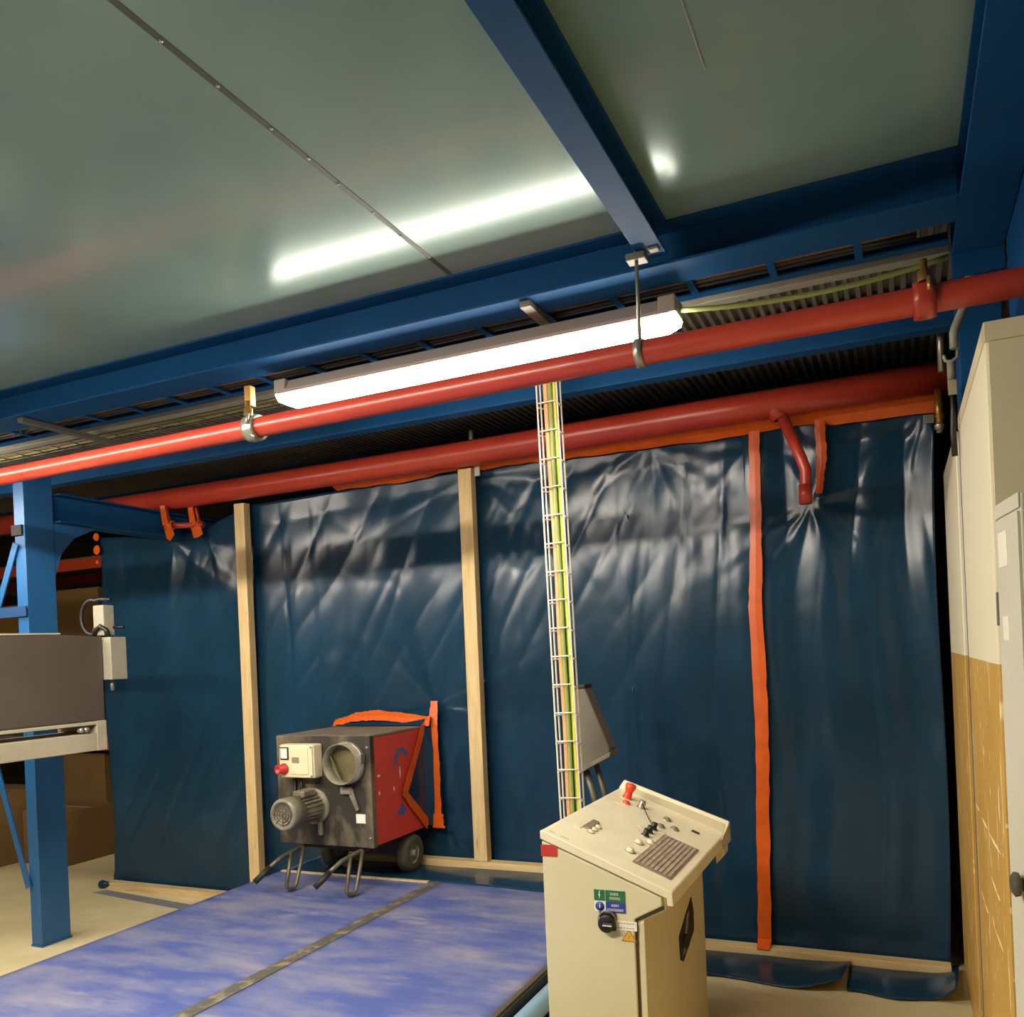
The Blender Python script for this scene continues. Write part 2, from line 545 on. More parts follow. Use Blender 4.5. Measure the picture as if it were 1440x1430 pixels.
lamp(-2.29, -0.625, 2.84, 2.645, 'long lit fluorescent lamp hanging below the blue beam')
lamp(-6.0, -4.35, 2.84, 2.645, 'lit fluorescent lamp in the same row, left of the picture edge')
lamp(-4.25, -2.58, 1.65, 2.60, 'bright lamp over the left part of the platform, beyond the picture edge', 'lensl')
lamp(-6.0, -4.35, 1.65, 2.60, 'bright lamp over the left aisle, far beyond the picture edge', 'lensl')
lamp(-3.20, -1.55, 0.72, 2.72, 'lit fluorescent lamp overhead beyond the top left corner of the picture', 'lensm')

# hanger rod and fittings on the lamp / upper pipe
rod = thing('hanger_rod', (-0.70, 2.60, 2.84), 'thin threaded rod hanging from the joist end down to the upper red pipe', 'hanger')
MB().tube([(-0.70, 2.60, 2.85), (-0.70, 2.60, 2.57)], 0.006, 8).build('threaded_rod', M['zinc'], rod)
MB().box(-0.730, -0.668, 2.58, 2.63, 2.812, 2.835).build('beam_clamp', M['zincd'], rod, bevel=0.004)
MB().box(-0.66, -0.625, 2.58, 2.61, 2.83, 2.865).build('clamp_screw', M['zincd'], rod, bevel=0.004)
MB().lathe((-0.712, 2.60, 2.525), (1, 0, 0), [(0, .041), (0, .0445), (.025, .0445), (.025, .041)], 24).build('pipe_ring', M['zinc'], rod)


# ------------------------------------------------------------------ pipes
tag(MB().tube([(-9, 2.60, 2.515), (-5, 2.60, 2.518), (-0.7, 2.60, 2.525), (0.345, 2.60, 2.520), (2.4, 2.6, 2.52)], 0.0385, 20).build('sprinkler_pipe', M['pipe']),
    'slim upper red pipe running just below the lamp', 'pipe')
lp = thing('fire_main_pipe', (-2, 4.42, 2.785), 'thick lower red pipe along the top of the tarpaulin', 'pipe')
MB().tube([(-9, 4.42, 2.785), (-2.2, 4.42, 2.785), (-.9, 4.42, 2.796), (0.31, 4.42, 2.798)], 0.072, 24).build('pipe_run', M['pipe'], lp)
MB().tube([(-0.49, 4.40, 2.74), (-0.40, 4.39, 2.50), (-0.382, 4.388, 2.44), (-0.385, 4.387, 2.36), (-0.388, 4.386, 2.28)], 0.027, 14).build('drop_branch', M['pipe'], lp)
MB().lathe((-0.388, 4.386, 2.28), (0, 0, 1), [(-.004, .001), (-.004, .031), (.09, .031), (.09, .028)], 16).build('pipe_socket', M['pipe'], lp)
MB().lathe((-0.505, 4.405, 2.745), (0.35, 0, -0.94), [(-.03, .045), (.03, .042), (.035, .03)], 16).build('saddle_tee', M['pipe'], lp)
MB().tube([(-5.96, 4.42, 2.84), (-5.96, 4.44, 2.89), (-5.96, 4.50, 2.915), (-5.96, 5.2, 2.93), (-5.96, 7.0, 2.93)], 0.024, 12).build('rear_branch', M['pipe'], lp)
MB().tube([(-4.585, 4.40, 2.60), (-4.5, 4.45, 2.60), (-4.36, 4.50, 2.60)], 0.02, 12).build('short_spur', M['pipe'], lp)
for x, y in ((-4.572, 4.40), (-4.40, 4.50)):
    MB().tube([(x, y - .03, 2.73), (x, y, 2.60)], 0.014, 8).build('hanger_strap', M['pipe'], lp)
for x, cm, lab in ((0.10, M['brass'], 'brown brass pipe clamp on the upper red pipe near the right girder'), (-2.24, M['brass'], 'shiny pipe clamp on the upper red pipe left of the lamp')):
    t = thing('pipe_clamp', (x, 2.60, 2.52), lab, 'clamp')
    big = x > 0
    MB().lathe((x - .028, 2.60, 2.521), (1, 0, 0), [(0, .039), (0, .049), (.016, .052), (.040, .052), (.056, .049), (.056, .039)], 24).build('clamp_ring', M['pipe'] if big else M['zinc'], t)
    MB().lathe((x, 2.57, 2.57), (0, 0, 1), [(-.01, .018), (.02, .016), (.02, .010), (.05, .009), (.05, .001)], 10).build('plug', M['brass'], t)
    MB().tube([(x + .012, 2.545, 2.525), (x + .012, 2.552, 2.565)], 0.007, 8).build('bolt', M['brass'] if big else M['zinc'], t)
    if not big:
        MB().box(x - .018, x + .012, 2.57, 2.60, 2.60, 2.68).build('hanger_tab', M['brass'], t, bevel=.003)
        MB().tube([(x + .01, 2.56, 2.49), (x + .045, 2.555, 2.47)], 0.008, 8).build('bolt', M['zinc'], t)
# bracket tab of lower pipe behind stud top
tag(MB().box(-2.235, -2.20, 4.48, 4.487, 2.66, 2.725).build('pipe_bracket', M['zinc'], bevel=.002), 'small zinc bracket under the lower red pipe beside the second stud top', 'bracket')
tag(MB().box(-2.22, -2.20, 4.40, 4.42, 2.856, 2.91).build('pipe_bracket', M['zincd'], bevel=.002), 'small bracket tab standing on top of the lower red pipe', 'bracket')

# ------------------------------------------------------------------ cable runs behind the beam
tr = thing('cable_tray', (-2, 2.95, 2.84), 'blue horizontal cable tray tucked behind the long blue beam', 'cable tray')
MB().box(-8, 0.19, 3.0, 3.035, 2.835, 2.842).build('rail', M['blue'], tr)
MB().box(-8, 0.19, 3.03, 3.035, 2.842, 2.875).build('rail', M['blue'], tr)
x = 0.19
for k in range(30):
    x = -0.07 - 0.265 * (k - 0)
    MB().box(x - .012, x + .012, 2.826, 3.0, 2.835, 2.842).build('rung', M['blue'], tr)
for k, (y, z, r, mm, lab) in enumerate(((2.86, 2.858, .011, 'cab_b', 'black cable lying in the blue tray next to the long beam'),
                                     (2.89, 2.860, .012, 'cab_yg', 'yellow-green cable lying in the blue tray behind the long beam'),
                                     (2.92, 2.858, .010, 'cab_br', 'brown cable lying in the middle of the blue tray'),
                                     (2.95, 2.858, .013, 'cab_b', 'thick black cable lying in the blue tray near its rear rail'),
                                     (2.98, 2.856, .009, 'cab_b', 'thin black cable against the rear rail of the blue tray'))):
    pts = [(-8 + 8.1 * i / 40, y + .008 * noise.noise(Vector((i * .7, k, 0))), z + .003 * noise.noise(Vector((i * .5, k, 4)))) for i in range(41)]
    tag(MB().tube(pts, r, 8).build('cable', M[mm]), lab, 'cable')
tag(MB().box(-8, 0.2, 3.10, 3.15, 2.838, 2.862).build('flat_trunking', M['conduit'], bevel=.003), 'flat grey trunking strip under the deck beside the blue tray', 'trunking')
wt = thing('wire_tray', (-5, 3.25, 2.85), 'dark wire cable tray under the deck at the upper left', 'cable tray')
for y in (3.22, 3.32):
    MB().tube([(-8, y, 2.86), (-2.35, y, 2.86)], .004, 6).build('rail', M['zincd'], wt)
for k in range(38):
    x = -2.4 - k * .15
    MB().tube([(x, 3.22, 2.90), (x, 3.22, 2.858), (x, 3.32, 2.858), (x, 3.32, 2.90)], .003, 6).build('rung', M['zincd'], wt)
for k, (y, mm, lab) in enumerate(((3.245, 'cab_yg', 'yellow-green cable in the wire tray at the upper left'), (3.275, 'cab_br', 'brown cable in the wire tray at the upper left'),
                             (3.30, 'cab_yg', 'rear yellow-green cable in the wire tray at the upper left'))):
    pts = [(-8 + 5.9 * i / 36, y + .01 * noise.noise(Vector((i * .6, k, 2))), 2.872 + .003 * noise.noise(Vector((i * .7, k, 9)))) for i in range(37)]
    tag(MB().tube(pts, .009, 8).build('cable', M[mm]), lab, 'cable')
tag(MB().tube(hang((-0.64, 2.85, 2.735), (0.19, 3.08, 2.815), 0.034), .0095, 8).build('lamp_cable', M['cab_yg']),
    'yellow-green supply cable swooping from the lamp end to the right girder', 'cable')
for x, lab in ((-3.693, 'dull metal strut across the cable trays at the far left'), (-1.117, 'dull metal strut across the cable trays above the middle of the lamp')):
    tag(MB().box(x - .02, x + .02, 2.68, 3.45, 2.786, 2.808).build('support_strut', M['zincd'], bevel=.002), lab, 'strut')

# ------------------------------------------------------------------ raised platform
pf = thing('raised_platform', (-2.4, 2.5, 0), 'raised platform with worn blue deck sheets in the foreground', 'platform')
MB().box(-3.45, -1.36, -1.0, 4.62, 0.0, 0.325).build('base', M['edge'], pf)
for x0, x1 in ((-3.49, -2.445), (-2.385, -1.345)):
    rows = []
    for j in range(60):
        y = -1.0 + 5.62 * j / 59
        rows.append([(x0 + (x1 - x0) * k / 20, y, 0.338 + .0025 * noise.noise(Vector((x0 + k * .06, y * 1.1, 0)))) for k in range(21)])
    MB().grid(rows).build('deck_sheet', M['mat_blue'], pf, solid=.008)
rows = []
for j in range(120):
    y = -1.0 + 5.3 * j / 119
    wv = .004 * noise.noise(Vector((y * 9, 1, 0)))
    rows.append([(-2.45 + wv, y, .3435), (-2.415 + wv, y, .3465 + .002 * noise.noise(Vector((y * 14, 3, 0)))), (-2.38 + wv * .5, y, .3435)])
MB().grid(rows).build('seam_strip', M['seamstrip'], pf)
MB().prism([(-3.48, 4.13, .342), (-2.46, 4.145, .342), (-2.46, 4.12, .342), (-3.48, 4.105, .342)], (0, 0, .007)).build('end_strip', M['wood'], pf)
MB().box(-1.345, -1.325, -1.0, 4.6, 0.30, 0.346).build('edge_trim', M['edge'], pf, bevel=.003)
MB().box(-1.3235, -1.315, -1.0, 4.6, 0.30, 0.338).build('edge_trim', M['dark'], pf)
MB().tube([(-1.275, -1.0, .285), (-1.275, 4.3, .285)], .038, 16).build('side_rail', M['lblue'], pf)
MB().box(-1.31, -1.25, 2.97, 3.03, 0.0, 0.25).build('rail_foot', M['black'], pf, bevel=.004)
tag(MB().box(-1.245, -1.185, 2.93, 2.96, .15, .20).build('cable_gland', M['black'], bevel=.005), 'small black fitting low beside the console and platform rail', 'fitting')

# ------------------------------------------------------------------ timber frame
def stud(x, z0, z1, label, tilt=0.0):
    m = MB()
    n = 8
    rows = []
    for i in range(n + 1):
        t = i / n
        xc = x + tilt * t + .003 * noise.noise(Vector((t * 2, x, 0)))
        rows.append(xc)
    vs = []
    fs = []
    for i in range(n + 1):
        z = z0 + (z1 - z0) * i / n
        for dx, dy in ((-.043, 4.465), (.043, 4.465), (.043, 4.525), (-.043, 4.525)):
            vs.append((rows[i] + dx, dy, z))
    for i in range(n):
        for j in range(4):
            fs.append((i * 4 + j, i * 4 + (j + 1) % 4, (i + 1) * 4 + (j + 1) % 4, (i + 1) * 4 + j))
    fs += [(3, 2, 1, 0), (n * 4, n * 4 + 1, n * 4 + 2, n * 4 + 3)]
    m.add(vs, fs)
    tag(m.build('timber_stud', M['wood'], bevel=.003), label, 'stud')


stud(-4.01, 0.05, 2.70, 'upright timber stud on the floor just left of the platform and heater', -.0)
stud(-2.295, 0.392, 2.71, 'upright timber stud between the heater and the wire tray')
for x0, x1, z, lab in ((-5.42, -3.50, 0.0, 'timber sole plate on the floor left of the platform'),
                       (-3.44, -1.37, 0.343, 'timber sole plate lying across the platform behind the heater'),
                       (-1.24, 0.165, 0.0, 'timber sole plate on the floor right of the console')):
    tag(MB().box(x0, x1, 4.45, 4.53, z, z + .047).build('sole_plate', M['woodh'], bevel=.003), lab, 'timber')

# ------------------------------------------------------------------ tarpaulins
ANCH = [(-2.60, 1.30, .42, .022, 9), (-2.27, 2.68, .55, .016, 7), (-0.38, 2.30, .28, .022, 8), (-0.66, 2.66, .30, .012, 7), (-1.2, 2.72, .40, .014, 8),
        (-4.72, 2.52, .45, .014, 7), (-4.40, 2.52, .45, .014, 6), (-2.58, .60, .35, .014, 8), (0.15, 2.68, .4, .018, 7)]


def fold(v):
    """sharp-crested, broad-valleyed"""
    return (1 - abs(v) * 2.2) ** 2


def disp(x, z, seed):
    N = noise.noise
    d = 0
    k = min(1.0, max(0.25, (x + 1.9) / 1.1))
    wx = x + .10 * N(Vector((x * 1.3, z * .8, seed + 31)))
    d += k * .050 * N(Vector((wx * 2.4, z * .16, seed)))
    d += k * .030 * N(Vector((wx * 6.0, z * .22, seed + 5)))
    d += k * .010 * fold(N(Vector((wx * 4.0, z * .30, seed + 6))))
    q = x * .62 - z * .38          # slanting tension folds left of the riser
    d += (1 - k) * .012 * N(Vector((q * 4.5, (z + x) * .25, seed + 21)))
    d += (1 - k) * .008 * fold(N(Vector((q * 7.0, (z + x) * .35, seed + 23))))
    d += .016 * N(Vector((x * 1.5, z * 1.2, seed + 9)))
    d += .0045 * fold(N(Vector((x * 3.1 + z, z * 2.4 - x, seed + 13)))) * max(0, N(Vector((x * 1.1, z * 1.1, seed + 40))) + .25)
    d += .006 * max(0, 1 - abs(N(Vector((q * 5.0 + 3, (z + x) * .5, seed + 60)))) * 9) * max(0, N(Vector((x * 1.6, z * 1.3, seed + 61))) + .1) * (1.2 - k)
    d += .008 * max(0, 1 - abs(N(Vector((wx * 3.2, z * .35, seed + 64)))) * 9) * max(0, N(Vector((x * 1.5, z * 1.2, seed + 65))) + .15)
    for ax, az, R, amp, fr in ANCH:
        dx, dz = x - ax, z - az
        r = math.hypot(dx, dz)
        if r < 3 * R:
            a = math.atan2(dz, dx)
            g = N(Vector((ax * 3 + math.cos(a) * fr * .35, az + math.sin(a) * fr * .35, r * .4)))
            d += amp * math.exp(-r / R) * (r / (r + .10)) * (g * 1.6 + .5 * fold(g))
    return d


def top_z(x):
    pts = [(-5.5, 2.62), (-5.2, 2.60), (-4.75, 2.535), (-4.4, 2.59), (-4.0, 2.70), (-2, 2.735), (-0.1, 2.735), (0.16, 2.71), (.3, 2.68)]
    for (a, b), (c, d) in zip(pts, pts[1:]):
        if a <= x <= c:
            return b + (d - b) * (x - a) / (c - a)
    return pts[0][1] if x < -5.4 else pts[-1][1]


def sheet(x0f, x1f, nx, nz, seed, y0):
    rows = []
    for j in range(nz + 1):
        t = j / nz
        row = []
        for i in range(nx + 1):
            s = i / nx
            zt = 2.7 * t
            x0, x1 = x0f(zt), x1f(zt)
            x = x0 + (x1 - x0) * s
            zb = 0.352 if -3.47 < x < -1.35 else 0.012
            z = zb + (top_z(x) - zb) * t
            ed = min(1, (1 - t) / .06 + .15) * min(1, t / .05 + .25)
            d = disp(x, z, seed)
            y = y0 + ed * (d * .9 + .008)
            y = max(y, 4.535)
            row.append((x, y, z))
        rows.append(row)
    return MB().grid(rows)


tp = thing('tarpaulin', (-3, 4.57, 0), 'wide wrinkled dark blue plastic sheet hung behind the timber studs', 'tarpaulin')
sheet(lambda z: -5.47 + .015 * math.sin(z * 3), lambda z: -0.62 - .03 * (1 - z / 2.7), 380, 150, 3.1, 4.565).build('film', M['tarp'], tp, solid=.001)
rows = []
for j in range(14):
    t = j / 13
    rows.append([(-3.44 + 2.10 * i / 80, 4.535 - t * (.405 + .02 * math.sin(i * .11)), .3455 + .006 * (1 + noise.noise(Vector((i * .12, t * 3, 0)))) * math.sin(math.pi * min(1, t * 1.1)) + (.03 * max(0, .25 - t))) for i in range(81)])
MB().grid(rows).build('hem_flap', M['tarp'], tp, solid=.002)
tag(tp, 'wide wrinkled dark blue plastic sheet hung behind the timber studs, left of the long tape', 'tarpaulin')
# film drawn forward around the heater
MB().add([(-2.632, 4.43, 1.19), (-2.632, 4.17, .82), (-2.632, 4.43, .60), (-2.60, 4.535, 1.27), (-2.57, 4.53, .9), (-2.58, 4.54, .57)],
         [(0, 1, 2), (0, 3, 4), (0, 4, 2), (2, 4, 5)]).build('heater_collar', M['tarp'], tp, solid=.001)
MB().add([(-3.26, 4.42, 1.20), (-2.64, 4.43, 1.20), (-2.62, 4.535, 1.30), (-3.30, 4.545, 1.27)], [(0, 1, 2, 3)]).build('heater_collar', M['tarp'], tp, solid=.001)

tp2 = thing('tarpaulin', (-.25, 4.55, 0), 'narrow dark blue plastic sheet right of the long orange tape', 'tarpaulin')
sheet(lambda z: -0.70 - .03 * (1 - z / 2.7), lambda z: 0.165 + .012 * math.sin(z * 2.3) + .03 * z / 2.7, 90, 150, 8.4, 4.555).build('film', M['tarp'], tp2, solid=.001)


def flap(xa, xb, seed, lift_r, front):
    rows = []
    n = 30
    for j in range(16):
        t = j / 15
        row = []
        for i in range(n + 1):
            s = i / n
            x = xa + (xb - xa) * s
            L = front + .02 * math.sin(s * 9 + seed)
            z = .004 + .006 * (1 + noise.noise(Vector((x * 4, t * 3, seed)))) + lift_r * max(0, (s - .72) / .28) ** 2 * (.25 + .75 * t) + .02 * max(0, .2 - t)
            row.append((x - .03 * t * (s > .7) * (s - .7) / .3, 4.54 - t * L, z))
        rows.append(row)
    return MB().grid(rows)


flap(-1.24, -.27, 1, .055, .44).build('hem_flap', M['tarp'], tp2, solid=.002)
flap(-.28, .20, 4, .075, .43).build('hem_flap', M['tarp'], tp2, solid=.002)
tag(MB().prism([(-5.36, 4.42, .001), (-5.42, 4.34, .001), (-3.62, 4.10, .001), (-3.55, 4.20, .001)], (0, 0, .003)).build('floor_strip', M['stripf']),
    'blue-grey strip stuck to the floor in front of the left sole plate', 'tape')
tag(MB().tube([(-5.50, 4.50, .03), (-5.44, 4.44, .035), (-5.36, 4.47, .03)], [.015, .03, .012], 10).build('film_roll', M['tarp']), 'small bunched roll of film at the left foot of the tarpaulin', 'film')

# ------------------------------------------------------------------ orange tape
n = 46
rows = []
for i in range(n + 1):
    x = -3.25 + (0.20 + 3.25) * i / n
    e = .018 * noise.noise(Vector((x * 5.2, 2, 0))) + .014 * noise.noise(Vector((x * 1.7, 5, 0)))
    lo = 2.704 - e - (.012 if x > -1.85 else 0) - (.02 if x > -.3 else 0)
    if -2.55 < x < -2.25:
        lo += .02
    rows.append([(x, 4.455, 2.735), (x, 4.50, 2.715), (x, 4.532, lo)])
tag(MB().grid(rows, False).build('orange_tape', M['tape'], solid=.0015), 'ragged orange tape sealing the tarpaulin along the lower red pipe', 'tape')


def tapething(pts, ws, label, seed, wob=.004, sub=10, m='tape'):
    tag(strip(pts, ws, wob, seed, sub=sub).build('orange_tape', M[m], solid=.0015), label, 'tape')


W = Vector
tapething([(-.638, 4.522, 2.70), (-.648, 4.524, 2.2), (-.668, 4.524, 1.8), (-.66, 4.522, 1.2), (-.678, 4.518, .6), (-.69, 4.505, .08), (-.69, 4.445, .045)],
          [(.055, 0, 0), (.055, 0, 0), (.068, 0, 0), (.066, 0, 0), (.066, 0, 0), (.066, 0, 0), (.066, 0, 0)], 'long vertical orange tape joining the two tarpaulin sheets', 3, .003)
tapething([(-.318, 4.51, 2.72), (-.315, 4.515, 2.52), (-.335, 4.515, 2.34)], [(.05, 0, 0), (.048, 0, 0), (.03, 0, 0)], 'short vertical orange tape beside the red drop pipe', 4, .003)
tapething([(-3.29, 4.445, 1.215), (-3.12, 4.45, 1.255), (-2.95, 4.455, 1.262), (-2.60, 4.465, 1.222)], [(0, .03, .035), (0, .04, .055), (0, .04, .058), (0, .03, .055)], 'arched orange tape along the heater top edge', 5, .004)
tapething([(-2.595, 4.52, 1.34), (-2.60, 4.495, 1.20), (-2.592, 4.485, .9), (-2.592, 4.485, .59)], [(.045, 0, 0), (.068, 0, 0), (.066, 0, 0), (.074, 0, 0)], 'upright orange tape from above the heater down its rear corner', 6, .004)
tapething([(-2.627, 4.44, 1.20), (-2.627, 4.20, .83)], [(0, .04, -.03), (0, .045, -.03)], 'orange tape slanting down across the upper red heater side', 7, .003)
tapething([(-2.626, 4.18, .84), (-2.626, 4.44, .60)], [(0, .03, .04), (0, .035, .05)], 'orange tape slanting up across the lower red heater side', 8, .003)
tapething([(-2.585, 4.475, .66), (-2.575, 4.475, .575)], [(.085, 0, 0), (.08, 0, 0)], 'patch of orange tape at the lower rear heater corner', 9, .006)
for i, (x, z, a, lab) in enumerate(((-4.572, 2.56, .06, 'left orange tape wrap on the short red spur at the upper left'), (-4.42, 2.60, .07, 'right orange tape wrap on the short red spur at the upper left'))):
    m = MB()
    dy = 0 if i else -.10
    m.lathe((x - a / 2, 4.50 + dy, 2.60), (1, 0, 0), [(0, .018), (0, .027), (a * .4, .036), (a, .032), (a, .018)], 14)
    m.prism([(x - a * .6, 4.475 + dy, 2.61), (x + a * .6, 4.475 + dy, 2.61), (x + a * .9, 4.485 + dy, 2.53), (x + a * .2, 4.485 + dy, 2.49 + i * .02), (x - a * .3, 4.485 + dy, 2.51)], (0, .003, 0))
    m.prism([(x - .022, 4.44 + dy, 2.73), (x + .022, 4.44 + dy, 2.73), (x + .028, 4.46 + dy, 2.60), (x - .026, 4.46 + dy, 2.60)], (0, .004, 0))
    tag(m.build('orange_tape', M['tape']), lab, 'tape')
for z, s, lab in ((2.62, .035, 'topmost small orange tape patch on the left tarpaulin edge'), (2.525, .038, 'second small orange tape patch on the left tarpaulin edge'), (2.43, .018, 'tiny lowest orange tape patch on the left tarpaulin edge')):
    r = random.Random(int(z * 100))
    poly = [(-5.455 + s * .9 * math.cos(a) * r.uniform(.8, 1.1), 4.533, z + s * math.sin(a) * r.uniform(.8, 1.1)) for a in [k * math.pi / 4 for k in range(8)]]
    tag(MB().prism(poly, (0, -.002, 0)).build('orange_tape', M['tape']), lab, 'tape')

# ------------------------------------------------------------------ mobile heater
ht = thing('mobile_heater', (-2.95, 4.1, 0.345), 'dusty red and black mobile air heater on wheels standing on the blue platform', 'heater')
HX0, HX1, HY0, HY1, HZ0, HZ1 = -3.275, -2.64, 3.88, 4.42, 0.585, 1.19
MB().box(HX0, HX1, HY0 + .012, HY1, HZ0, HZ1 - .008).build('casing', M['heatred'], ht, bevel=.006)
MB().box(HX0 - .002, HX1 + .002, HY0 + .004, HY1 + .004, HZ1 - .008, HZ1 + .006).build('top_panel', M['heattop'], ht, bevel=.003)
fr = MB().box(HX0 - .003, HX1 + .003, HY0 - .006, HY0 + .012, HZ0 - .004, HZ1 + .004)
fr.build('front_panel', M['heatblk'], ht, bevel=.004)
MB().box(HX1 - .035, HX1 + .005, HY0 - .010, HY0 + .03, HZ0 - .004, HZ1).build('corner_post', M['heatblk'], ht, bevel=.004)
for z in (HZ0 + .05, HZ1 - .06):
    MB().lathe((HX1 - .015, HY0 - .010, z), (0, -1, 0), [(0, .008), (.004, .007), (.005, .001)], 10).build('screw', M['zinc'], ht)
# blue arc marking and chips on the red side
arc = []
for k in range(13):
    a = math.radians(190 - k * 14)
    arc.append((4.19 + .075 * math.cos(a), 1.02 + .075 * math.sin(a)))
inn = [(4.19 + .048 * math.cos(math.radians(190 - k * 14)), 1.02 + .048 * math.sin(math.radians(190 - k * 14))) for k in range(12, -1, -1)]
m = MB()
for k in range(12):
    a0, a1 = arc[k], arc[k + 1]
    b0, b1 = inn[12 - k], inn[11 - k]
    m.add([(HX1 + .0015, *a0), (HX1 + .0015, *a1), (HX1 + .0015, *b1), (HX1 + .0015, *b0)], [(0, 1, 2, 3)])
m.prism([(HX1 + .0005, 4.12, .72), (HX1 + .0005, 4.20, .705), (HX1 + .0005, 4.22, .735), (HX1 + .0005, 4.175, .775)], (.001, 0, 0))
m.build('blue_marking', M['markblue'], ht, label='blue arc and spot marking')
m = MB()
for y, z, a, b in ((4.17, .955, .006, .035), (3.95, .965, .018, .008), (4.10, .87, .006, .016), (3.95, .87, .008, .014)):
    m.prism([(HX1 + .0005, y - a, z), (HX1 + .0005, y, z - b), (HX1 + .0005, y + a, z), (HX1 + .0005, y, z + b)], (.001, 0, 0))
m.build('paint_chips', M['cream'], ht)
# control box
cb = MB().box(-3.19, -2.955, 3.795, 3.873, .967, 1.153).build('control_box', M['cream'], ht, bevel=.008)
MB().box(-3.185, -2.96, 3.785, 3.796, .972, 1.148).build('box_lid', M['cream'], cb, bevel=.004)
MB().box(-3.105, -2.985, 3.779, 3.786, .99, 1.138).build('window_cover', M['cream'], cb, bevel=.003)
MB().box(-3.09, -3.045, 3.776, 3.780, 1.055, 1.085).build('name_label', M['brown'], cb)
MB().box(-3.175, -3.118, 3.778, 3.786, 1.07, 1.14).build('meter', M['black'], cb, bevel=.002)
MB().box(-3.168, -3.124, 3.776, 3.779, 1.078, 1.134).build('meter_face', M['white'], cb)
MB().lathe((-3.15, 3.786, 1.02), (-.25, -1, 0), [(0, .031), (.012, .031), (.014, .026), (.05, .026), (.052, .022), (.03, .02), (.03, .001)], 20).build('inlet_plug', M['red'], cb)
for x in (-3.178, -2.967):
    for z in (.98, 1.14):
        MB().lathe((x, 3.785, z), (0, -1, 0), [(0, .006), (.002, .005), (.0021, .0005)], 8).build('screw', M['zincd'], cb)
MB().tube([(-3.13, 3.84, .966), (-3.13, 3.845, .93), (-3.12, 3.83, .88), (-3.10, 3.80, .86)], .011, 8).build('supply_cable', M['cab_b'], ht)
MB().tube([(-3.09, 3.84, .966), (-3.085, 3.845, .92), (-3.07, 3.82, .87)], .009, 8).build('supply_cable', M['cab_b'], ht)
# duct
du = MB().lathe((-2.79, HY0 - .006, 1.045), (0, -1, 0), [(0, .118), (.012, .118), (.012, .112), (.075, .112), (.075, .108), (.0, .104), (-.02, .104)], 36).build('duct_collar', M['dust'], ht)
rows = MB().lathe((-2.79, HY0 - .0062, 1.045), (0, -1, 0), [(.004, .104), (.002, .05), (.0, .001)], 24)
rows.build('duct_back', M['ductin'], du)
MB().prism([(-2.885, HY0 - .012, 1.085), (-2.865, HY0 - .06, 1.085), (-2.80, HY0 - .06, .955), (-2.83, HY0 - .012, .955)], (.004, 0, 0)).build('damper_vane', M['dust'], du)
m = MB()
for a0, a1, dz in ((20, 75, 0), (-35, 8, 0)):
    prev = None
    pts = []
    for k in range(8):
        a = math.radians(a0 + (a1 - a0) * k / 7)
        pts.append((-2.79 + .118 * math.cos(a), HY0 - .03, 1.045 + .118 * math.sin(a)))
    m.tube(pts, .006, 6)
m.build('clamp_band', M['zinc'], du)
MB().box(-2.685, -2.665, HY0 - .055, HY0 - .015, 1.05, 1.10).build('toggle_clip', M['zinc'], du, bevel=.003)
# lever below the duct
MB().prism([(-2.79, HY0 - .012, .90), (-2.755, HY0 - .012, .905), (-2.715, HY0 - .012, .79), (-2.735, HY0 - .012, .785)], (0, -.012, 0)).build('damper_lever', M['dust'], ht, bevel=.002)
MB().box(-2.83, -2.76, HY0 - .03, HY0 - .008, .875, .915).build('lever_bracket', M['dust'], ht, bevel=.004)
MB().box(-2.745, -2.685, HY0 - .0085, HY0 - .0062, .715, .765).build('paper_label', M['sticker'], ht)
# motor
mo = MB().lathe((-3.02, HY0 - .006, .80), (0, -1, 0), [(0, .10), (.018, .10), (.018, .066), (.19, .066), (.19, .05)], 28).build('motor', M['dust'], ht)
for k in range(22):
    a = 2 * math.pi * k / 22
    u = Vector((math.cos(a), 0, math.sin(a)))
    s = Vector((-math.sin(a), 0, math.cos(a))) * .0022
    c = Vector((-3.02, HY0 - .03, .80))
    MB().prism([c + u * .064 - s, c + u * .082 - s, c + u * .082 + s, c + u * .064 + s], (0, -.155, 0)).build('fin', M['dust'], mo)
MB().lathe((-3.02, HY0 - .19, .80), (0, -1, 0), [(0, .084), (.0, .088), (.085, .088), (.098, .080), (.098, .066), (.092, .066), (.092, .001)], 28).build('fan_cover', M['dust'], mo)
g = MB()
for r in (.022, .038, .054):
    g.tube([(-3.02 + r * math.cos(k * math.pi / 10), HY0 - .284, .80 + r * math.sin(k * math.pi / 10)) for k in range(20)], .0025, 6, closed=True)
for k in range(4):
    a = k * math.pi / 4
    g.tube([(-3.02 - .066 * math.cos(a), HY0 - .284, .80 - .066 * math.sin(a)), (-3.02 + .066 * math.cos(a), HY0 - .284, .80 + .066 * math.sin(a))], .002, 6)
g.build('fan_grille', M['tube'], mo)
MB().box(-3.06, -2.98, HY0 - .15, HY0 - .05, .87, .905).build('terminal_box', M['dust'], mo, bevel=.006)
MB().box(-2.99, -2.965, HY0 - .03, HY0 - .01, .64, .72).build('motor_foot', M['dust'], mo, bevel=.004)
